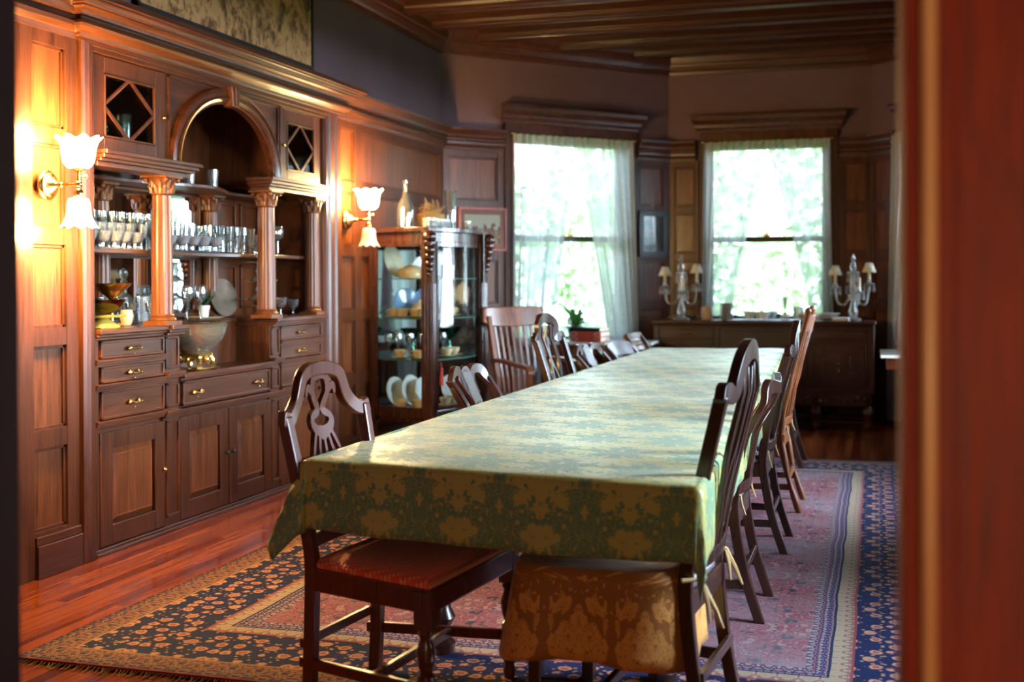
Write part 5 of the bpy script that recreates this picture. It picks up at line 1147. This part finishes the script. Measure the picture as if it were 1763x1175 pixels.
plate_on_edge('plate', (-3.30, 9.05, 1.357), 0.10, plain('grey_plate', (0.35, 0.42, 0.42), 0.15), 'grey-blue plate standing on the right of the china cabinet top shelf', 12, -20)
ware('footed_salt', [(0.001, 0), (0.03, 0), (0.01, 0.02), (0.01, 0.03), (0.035, 0.055), (0.036, 0.075), (0.033, 0.075), (0.001, 0.04)], cream, ccp(-3.37, 8.46, 1.356), 'little cream footed dish in front of the pale platter', 'dish')
for k, (x, y, r) in enumerate(((-3.12, 8.66, 0.03), (-3.13, 8.80, 0.032))): ware('mug', [(0.001, 0), (r, 0), (r, 0.1), (r-0.003, 0.1), (r-0.004, 0.01), (0.001, 0.01)], plain('red_flower_china', (0.6, 0.3, 0.25), 0.2, 0, 0.5, 30), ccp(x, y, 1.356), ('red-patterned mug just right of the middle post on the top shelf', 'red-patterned mug further right on the top shelf of the china cabinet')[k], 'mug')
plate_on_edge('plate', (-3.42, 8.62, 1.064), 0.11, bluech, 'dark blue plate standing behind the cups on the second shelf down', 12, -45)
plate_on_edge('plate', (-3.36, 8.86, 1.064), 0.11, bluech, 'second dark blue plate, to the right behind the teapot', 12, -35)
run('wine_glass', [(r, z*0.95) for r, z in wine], glass, [(-3.50, 8.47), (-3.46, 8.56), (-3.42, 8.47), (-3.36, 8.55), (-3.30, 8.62), (-3.24, 8.52), (-3.21, 8.62), (-3.16, 8.53), (-3.40, 8.62), (-3.18, 8.78)], 'clear stemmed glass crowded on the third shelf down of the china cabinet', 'glass', 'stemmed glasses in the china cabinet', z=0.760)
for k, (x, y) in enumerate(((-3.42, 8.75), (-3.30, 8.82), (-3.20, 8.98))): ware('bowl', [(0.001, 0), (0.03, 0), (0.012, 0.03), (0.012, 0.12), (0.05, 0.15), (0.10, 0.21), (0.098, 0.212), (0.05, 0.158), (0.001, 0.13)], greengl, ccp(x, y, 0.758), ('green glass footed bowl at left, behind the stemmed glasses in the cabinet', 'green glass footed bowl in the middle of the third shelf of the cabinet', 'green glass footed bowl at right on the third shelf of the cabinet')[k], 'bowl')
for k, (x, y) in enumerate(((-3.49, 8.55), (-3.38, 8.58), (-3.28, 8.61), (-3.16, 8.88), (-3.45, 8.78))):
    plate_on_edge('plate', (x, y, 0.388), 0.112, china, ('white plate standing at the very left of the cabinet floor', 'white plate standing second from left on the cabinet floor', 'white plate standing third from left on the cabinet floor, at the middle post', 'white plate standing behind the front pane on the cabinet floor', 'white plate standing behind the others on the cabinet floor')[k], 14, -18 if k != 3 else -25)
TOPZ = 1.731
ware('glass_bottle', [(0.001, 0.002), (0.058, 0.002), (0.062, 0.02), (0.064, 0.14), (0.055, 0.18), (0.025, 0.235), (0.016, 0.27), (0.014, 0.33), (0.020, 0.335), (0.020, 0.355), (0.014, 0.358), (0.012, 0.33), (0.014, 0.27), (0.05, 0.178), (0.059, 0.14), (0.056, 0.01), (0.001, 0.008)], glass, (-3.36, 8.46, TOPZ), 'tall clear glass bottle at the left on top of the china cabinet', 'bottle')
bk = thing('wire_basket', 'tangled gold wire and straw basket on top of the china cabinet', 'basket', (-3.30, 8.84, TOPZ))
m = MB(); m.lathe([(0.085, 0.0), (0.13, 0.05), (0.15, 0.12), (0.145, 0.12), (0.12, 0.05), (0.08, 0.006)], 24, sx=0.7, caps=False); m.build('bowl', glassy('amber_glass', (0.75, 0.5, 0.25), 0.2, gcol=(1, 0.6, 0.25), density=0.4), bk, smooth=True)
m = MB()
for k in range(90):
    th = rnd.uniform(0, 6.28); r = rnd.uniform(0.02, 0.11); z = rnd.uniform(0.03, 0.17); p = []
    for j in range(5): p.append((0.75*(r*math.cos(th)), r*1.25*math.sin(th), z)); th += rnd.uniform(0.3, 0.9); z += rnd.uniform(-0.03, 0.035); r += rnd.uniform(-0.02, 0.02)
    m.tube(cr(p, 3), 0.0028, 4)
for s_ in (-0.14, 0.02, 0.12): m.tube(cr([(0, s_, 0.1), (0.02, s_-0.03, 0.2), (0, s_+0.02, 0.24), (0, s_+0.07, 0.19), (0, s_+0.08, 0.12)], 5), 0.003, 5)
m.build('tangled_wire', plain('straw', (0.55, 0.30, 0.10), 0.4), bk)
run('drinking_glass', [(r*1.05, z*0.45) for r, z in tumbler], cutgl, [(-3.20, 8.50+0.075*k) for k in range(8)]+[(-3.10, 9.12)], 'short cut-glass tumbler in the row along the top of the china cabinet', 'glass', 'short tumblers on top of the china cabinet', z=TOPZ)
ware('hurricane_shade', [(0.045, 0.0), (0.047, 0.05), (0.05, 0.12), (0.05, 0.30), (0.062, 0.335), (0.058, 0.335), (0.047, 0.30), (0.044, 0.05)], glass, (-3.30, 9.30, TOPZ), 'tall clear glass hurricane shade at the right on top of the china cabinet', 'glass shade')

# ------------------------------------------------------------ sideboard
sb = thing('sideboard', 'long dark carved oak sideboard under the far window', 'sideboard', (-0.97, 11.28, 0))
carv = wood('carved_oak', (0.010, 0.0032, 0.002), (0.075, 0.017, 0.006), 'x', 0.3, 0.35)
x0, x1, y0, y1 = -1.94, -0.01, 11.03, 11.52
def sbm(m, name, mat=carv, bev=0.004, par=None, **k): return m.build(name, mat, par or sb, bev, world=True, **k)
m = MB(); m.box(x0-0.02, x1+0.02, y0-0.03, y1, 0.935, 0.965); m.box(x0-0.005, x1+0.005, y0-0.015, y1, 0.915, 0.935); sbm(m, 'top', carv, 0.008)
m = MB(); m.box(x0, x1, y0+0.02, y1, 0.37, 0.915); m.box(x0, x1, y0, y1, 0.35, 0.375); m.box(x0-0.01, x1+0.01, y0-0.012, y1, 0.33, 0.352); 
for x in (x0+0.02, -1.37, -0.60, x1-0.02): m.box(x-0.025, x+0.025, y0, y0+0.02, 0.37, 0.915)
sbm(m, 'body')
for a, b_ in ((x0+0.05, -1.40), (-0.57, x1-0.05)):
    m = MB(); m.box(a, b_, y0+0.004, y0+0.02, 0.80, 0.90); m.box(a+0.03, b_-0.03, y0-0.002, y0+0.01, 0.815, 0.885); o = sbm(m, 'drawer')
    k = MB(); c_ = (a+b_)/2; k.tube([(c_-0.05, y0-0.004, 0.85), (c_, y0-0.016, 0.835), (c_+0.05, y0-0.004, 0.85)], 0.005, 6); k.build('handle', brass, o, world=True)
    m = MB(); m.box(a, b_, y0+0.004, y0+0.02, 0.39, 0.785); o = sbm(m, 'door')
    m = MB(); 
    for q in ((a+0.03, a+0.055), (b_-0.055, b_-0.03)): m.box(q[0], q[1], y0-0.004, y0+0.01, 0.42, 0.755)
    for q in ((0.42, 0.44), (0.735, 0.755)): m.box(a+0.03, b_-0.03, y0-0.004, y0+0.01, q[0], q[1])
    cx2 = (a+b_)/2; m.box(cx2-0.09, cx2+0.09, y0-0.004, y0+0.006, 0.47, 0.70); m.box(cx2-0.075, cx2+0.075, y0-0.002, y0+0.012, 0.485, 0.685)
    for zz, r in ((0.53, 0.035), (0.585, 0.045), (0.64, 0.032)):
        m.ball((cx2, y0+0.002, zz), r*0.5, 10, 1)
        for k2 in range(6): th = k2*PI/3; m.ball((cx2+math.cos(th)*r*0.9, y0+0.004, zz+math.sin(th)*r*0.6), 0.011, 8)
    for s_ in (-1, 1):
        for k2 in range(6): m.ball((cx2+s_*0.115, y0+0.003, 0.47+k2*0.045), 0.013, 8)
    m.build('carved_panel', carv, o, 0.002, world=True)
m = MB(); m.box(-1.34, -0.63, y0+0.004, y0+0.02, 0.70, 0.90); m.box(-1.30, -0.67, y0-0.002, y0+0.01, 0.73, 0.87); sbm(m, 'drawer')
m = MB(); m.box(-1.34, -0.63, y0+0.004, y0+0.02, 0.39, 0.685)
for q in range(3): a = -1.31+q*0.225; m.box(a, a+0.20, y0-0.002, y0+0.01, 0.42, 0.655)
sbm(m, 'door')
m = MB(); m.box(x0+0.03, x1-0.03, y0+0.01, y0+0.035, 0.22, 0.33)
for k in range(34): m.ball((x0+0.08+k*0.054, y0+0.008, 0.275+0.02*math.sin(k*1.6)), 0.022, 8, 0.8)
sbm(m, 'carved_apron', bev=0)
bl_ = [(0.035, 0.0), (0.045, 0.02), (0.04, 0.06), (0.028, 0.075), (0.032, 0.085), (0.055, 0.13), (0.058, 0.16), (0.04, 0.20), (0.03, 0.215), (0.038, 0.23), (0.038, 0.34)]
for x in (x0+0.05, -1.36, -0.50, x1-0.05):
    for y in (y0+0.04, y1-0.05): m = MB(); m.lathe(bl_, 18, (x, y, 0)); m.box(x-0.035, x+0.035, y-0.035, y+0.035, 0.05, 0.09); sbm(m, 'leg', bev=0, smooth=True)
m = MB()
for a, b_ in ((x0+0.05, -1.36), (-0.50, x1-0.05)): m.box(a, b_, y0+0.03, y0+0.055, 0.06, 0.085)
m.box(x0+0.05, x1-0.05, y1-0.06, y1-0.035, 0.06, 0.085); sbm(m, 'stretcher')
m = MB(lambda x, z, y: (x, y, z)); pts = [(x0+0.05, 0.966)]
for k in range(41):
    x = x0+0.05+(x1-x0-0.1)*k/40; pts.append((x, 0.99+0.018*abs(math.sin(k*PI/5))+0.02*math.exp(-((k-20)/3)**2)))
pts.append((x1-0.05, 0.966)); m.prism(pts, y1-0.02, y1); sbm(m, 'back_rail')
SBZ = 0.966
# runner cloth on the sideboard
m = MB(); m.box(-1.28, -0.45, 11.015, 11.40, SBZ, SBZ+0.004); tag(m.build('runner_cloth', plain('pale_linen', (0.60, 0.66, 0.68), 0.6), bevel=0.001), 'pale linen runner lying on the middle of the sideboard', 'cloth')
# candelabra
flow, nt, b = newmat('printed_lamp_shade'); c = coord(nt); n = voro(nt, c, 26); setp(nt, b, 'Base Color', mixc(nt, (0.80, 0.74, 0.58), (0.16, 0.13, 0.14), n.lt(0.22)*0.6)); setp(nt, b, 'Roughness', 0.7)
def candelabra(x, y, rz, label):
    t = thing('crystal_candelabra', label, 'candelabra', (x, y, SBZ), math.radians(rz))
    m = MB(); m.lathe([(0.07, 0), (0.072, 0.012), (0.05, 0.022), (0.03, 0.035), (0.038, 0.05), (0.042, 0.075), (0.03, 0.12), (0.02, 0.17), (0.016, 0.20), (0.045, 0.215), (0.045, 0.23), (0.02, 0.24), (0.028, 0.27), (0.022, 0.34), (0.018, 0.41), (0.055, 0.425), (0.055, 0.435), (0.022, 0.445), (0.03, 0.475), (0.022, 0.51), (0.01, 0.53), (0.022, 0.55), (0.012, 0.575), (0.002, 0.60)], 14); m.build('stem', cutgl, t, smooth=False)
    def arm(th, r, zc, shade):
        c_, s_ = math.cos(th), math.sin(th)
        m = MB(); m.tube(cr([(c_*q, s_*q, z) for q, z in ((0.02, 0.23), (0.05, 0.17), (0.09, 0.14), (r-0.02, 0.17), (r, zc-0.06))], 5), [0.009]*21, 8); m.build('arm', cutgl, t, smooth=True)
        m = MB(); m.lathe([(0.008, -0.065), (0.02, -0.05), (0.048, -0.035), (0.052, -0.03), (0.02, -0.025), (0.016, 0.0)], 16, (c_*r, s_*r, zc)); m.build('drip_pan', cutgl, t)
        m = MB(); m.lathe([(0.014, 0), (0.013, 0.10), (0.004, 0.105)], 12, (c_*r, s_*r, zc-0.012)); m.build('candle', ivory, t, smooth=True)
        if shade:
            m = MB(); m.lathe([(0.062, 0.0), (0.028, 0.085)], 24, (c_*r, s_*r, zc+0.07), caps=False); m.build('shade', flow, t, smooth=True, solid=0.002)
        for k in range(6):
            a = k*PI/3+0.2; px_, py_ = c_*r+0.048*math.cos(a), s_*r+0.048*math.sin(a); m = MB(); m.lathe([(0.001, -0.075), (0.009, -0.06), (0.004, -0.012), (0.006, -0.006), (0.001, 0)], 6, (px_, py_, zc-0.035)); m.build('prism', cutgl, t)
    arm(0.2, 0.145, 0.36, True); arm(PI-0.15, 0.155, 0.335, True); arm(-PI/2+0.3, 0.12, 0.29, False); arm(PI/2, 0.12, 0.34, False)
    for k in range(8):
        a = k*PI/4; m = MB(); m.lathe([(0.001, -0.085), (0.009, -0.068), (0.004, -0.012), (0.006, -0.006), (0.001, 0)], 6, (0.05*math.cos(a), 0.05*math.sin(a), 0.42)); m.build('prism', cutgl, t)
candelabra(-1.725, 11.25, 0, 'cut-glass candelabra with cream shades at the left end of the sideboard')
candelabra(-0.185, 11.27, 8, 'cut-glass candelabra with cream shades at the right end of the sideboard')
ware('ceramic_jar', [(0.001, 0), (0.045, 0), (0.055, 0.03), (0.056, 0.10), (0.048, 0.125), (0.044, 0.125), (0.05, 0.1), (0.001, 0.02)], plain('tan_ceramic', (0.55, 0.36, 0.22), 0.35), (-1.48, 11.2, SBZ), 'short tan ceramic jar right of the left candelabra', 'jar')
bw_ = ware('stoneware_bowl', [(0.001, 0), (0.03, 0), (0.06, 0.008), (0.064, 0.0205), (0.058, 0.021), (0.05, 0.012), (0.001, 0.008)], plain('grey_stoneware', (0.30, 0.28, 0.25), 0.3), (-1.30, 11.2, SBZ), 'grey-brown stoneware bowl in the stack on the sideboard, left of the pale runner', 'bowl', 'stoneware bowls stacked on the sideboard', n=24)
for k in range(1, 7): again(bw_, (-1.30, 11.2, SBZ+0.0222*k))
cupw = ware('teacup', cupprof, china, (-1.08, 11.15, SBZ+0.008), 'white and gold cup in the cluster on the sideboard runner', 'cup', 'white cups on the sideboard', parts=[('handle', handle_part[1], china)])
for x, y in ((-1.0, 11.22), (-0.955, 11.13), (-1.10, 11.26), (-0.90, 11.25)): again(cupw, (x, y, SBZ+0.006), rz=rnd.uniform(0, 6), scale=1.2)
ware('bud_vase', [(0.001, 0), (0.035, 0.0), (0.042, 0.03), (0.038, 0.05), (0.01, 0.07), (0.008, 0.11), (0.022, 0.19), (0.026, 0.205), (0.024, 0.205), (0.006, 0.11), (0.001, 0.06)], cutgl, (-0.775, 11.15, SBZ+0.004), 'slender glass bud vase before the middle of the far window', 'vase')
ware('drinking_glass', [(0.001, 0), (0.042, 0), (0.048, 0.12), (0.046, 0.12), (0.04, 0.008), (0.001, 0.008)], cutgl, (-0.66, 11.2, SBZ+0.004), 'wide straight glass tumbler right of the bud vase on the sideboard', 'glass')
ware('serving_bowl', [(0.001, 0), (0.05, 0), (0.09, 0.025), (0.13, 0.06), (0.127, 0.062), (0.085, 0.03), (0.001, 0.01)], china, (-0.42, 11.3, SBZ), 'wide white serving bowl near the right candelabra on the sideboard', 'bowl')
ware('serving_bowl', [(0.001, 0), (0.03, 0), (0.07, 0.03), (0.10, 0.055), (0.098, 0.057), (0.065, 0.033), (0.001, 0.01)], plain('peach_glaze', (0.72, 0.38, 0.2), 0.25), (-0.56, 11.14, SBZ+0.004), 'small peach-coloured bowl beside the white serving bowl', 'bowl')
m = MB(); m.box(-0.36, -0.22, 11.06, 11.2, SBZ, SBZ+0.03); tag(m.build('folded_napkins', plain('white_linen', (0.7, 0.7, 0.72), 0.8), bevel=0.006), 'folded white napkins before the right candelabra', 'napkins')

# ------------------------------------------------------------ marble-topped side table with books and plant
stb = thing('side_table', 'marble-topped side table under the left window, carrying the books and the fern', 'table', (-2.38, 10.62, 0), math.radians(2))
m = MB(); m.box(-0.58, 0.52, -0.22, 0.22, 0.765, 0.79); m.build('marble_top', marble, stb, 0.006)
m = MB(); m.box(-0.50, 0.44, -0.17, 0.17, 0.67, 0.765); m.build('apron', redwood, stb, 0.004)
for a in (-0.46, 0.40):
    for b_ in (-0.14, 0.14): m = MB(); m.lathe([(0.02, 0), (0.03, 0.03), (0.018, 0.08), (0.03, 0.35), (0.022, 0.5), (0.03, 0.67)], 14, (a, b_, 0)); m.build('leg', redwood, stb, smooth=True)
STZ = 0.791
pageM = plain('book_pages', (0.62, 0.54, 0.42), 0.8)
def book(x, y, z, w_, d_, h, rz, mat, label, spine=None):
    t = thing('book', label, 'book', (x, y, z), math.radians(rz))
    m = MB(); m.box(-w_/2, w_/2, -d_/2, d_/2, 0, 0.005); m.box(-w_/2, w_/2, -d_/2, d_/2, h-0.005, h); m.box(-w_/2, w_/2, -d_/2-0.002, -d_/2+0.006, 0, h); m.build('cover', mat, t, 0.002)
    m = MB(); m.box(-w_/2+0.005, w_/2-0.005, -d_/2+0.006, d_/2-0.006, 0.005, h-0.005); m.build('pages', pageM, t)
    if spine:
        m = MB(); 
        for s_ in (-1, 1):
            R_ = [[(s_*w_*0.40+r*math.cos(a)*0.35*w_*0.35, -d_/2-0.004, h/2+r*math.sin(a)*h*0.4) for r in (0.8, 1.0)] for a in [2*PI*k/20 for k in range(21)]]
            m.rings(R_, closed=False, caps=False)
        m.build('spine_ornament', pageM, t)
redb = plain('red_cloth_binding', (0.50, 0.07, 0.035), 0.5); blackb = plain('black_binding', (0.01, 0.014, 0.016), 0.35)
book(-2.415, 10.50, STZ, 0.29, 0.20, 0.045, -12, redb, 'red book at the bottom of the stack on the marble table', True)
book(-2.415, 10.50, STZ+0.0455, 0.29, 0.20, 0.045, -12, redb, 'red book second from the bottom of the stack on the marble table', True)
book(-2.41, 10.50, STZ+0.0915, 0.27, 0.20, 0.035, -14, blackb, 'black book on top of the two red books')
book(-2.06, 10.60, STZ, 0.14, 0.18, 0.03, 5, plain('tan_binding', (0.4, 0.2, 0.07), 0.5), 'small tan book lower of two, right of the red books'); book(-2.06, 10.60, STZ+0.031, 0.13, 0.17, 0.025, 0, plain('brown_binding', (0.16, 0.05, 0.03), 0.5), 'small brown book lying on the small tan book')
book(-2.80, 10.56, STZ, 0.20, 0.16, 0.03, 8, plain('white_binding', (0.5, 0.55, 0.5), 0.5), 'pale book flat at the left end of the marble table'); book(-2.81, 10.57, STZ+0.031, 0.22, 0.16, 0.05, 4, blackb, 'black book on the pale book left of the fern')
fp = thing('potted_fern', 'small green fern in a dark pot before the left window', 'plant', (-2.60, 10.70, STZ))
m = MB(); m.lathe([(0.055, 0), (0.075, 0.10), (0.085, 0.125), (0.078, 0.125), (0.06, 0.11)], 20); m.build('pot', blackb, fp, smooth=True)
m = MB()
for k in range(90):
    th = rnd.uniform(0, 6.28); e = rnd.uniform(0.15, 1.15); l = rnd.uniform(0.20, 0.34)
    P_ = [Vector((math.cos(th)*math.cos(e)*l*q, math.sin(th)*math.cos(e)*l*q, 0.12+math.sin(e)*l*q-0.10*q*q*math.cos(e))) for q in [j/6 for j in range(7)]]
    sd = Vector((-math.sin(th), math.cos(th), 0)); R_ = [[tuple(p+sd*(0.012*math.sin(PI*min(1, (j+0.6)/6.6)))), tuple(p-sd*(0.012*math.sin(PI*min(1, (j+0.6)/6.6))))] for j, p in enumerate(P_)]
    m.rings(R_, closed=False, caps=False)
m.build('fronds', leafm, fp)
# white-topped table at right edge
rt = thing('side_table', 'white-topped small table half hidden by the door frame at right', 'table', (0.38, 8.95, 0))
m = MB(); m.box(-0.345, 0.35, -0.35, 0.35, 0.80, 0.822); m.build('marble_top', marble, rt, 0.006)
m = MB(); m.box(-0.305, 0.31, -0.31, 0.31, 0.72, 0.80); m.build('apron', redwood, rt, 0.004)
m = MB(); m.lathe([(0.05, 0.1), (0.09, 0.2), (0.05, 0.35), (0.035, 0.6), (0.06, 0.72)], 18)
for k in range(4): th = k*PI/2; m.tube([(0.04*math.cos(th), 0.04*math.sin(th), 0.18), (0.12*math.cos(th), 0.12*math.sin(th), 0.12), (0.17*math.cos(th), 0.17*math.sin(th), 0.02)], [0.03, 0.025, 0.02], 8)
m.build('pedestal', redwood, rt, smooth=True)
# pole added in the hall, out of view, to hold the hall light
hp_ = thing('added_lamp_pole', 'brass pole added behind the camera to hold the unseen hall light', 'lamp', (0.42, -0.75, 0))
m = MB(); m.lathe([(0.14, 0), (0.14, 0.02), (0.02, 0.04), (0.012, 0.06), (0.012, 0.85), (0.02, 0.86)], 20); m.build('pole', brass, hp_, smooth=True)
# trees
for k, a in enumerate(((-10.5, 18.5, 5.0, 1.9), (-6.6, 18.0, 4.5, 1.8), (-2.9, 19.0, 4.6, 1.8), (0.9, 19.0, 4.2, 1.7), (4.6, 17.5, 4.8, 1.7), (-14.5, 20, 6, 1.9), (-4.7, 23.0, 5.4, 1.8), (-0.9, 23.5, 5.2, 1.8))): tree(a[0], a[1], a[2], a[3], 'leafy green garden tree seen blurred through the lace-curtained windows', seed=k)
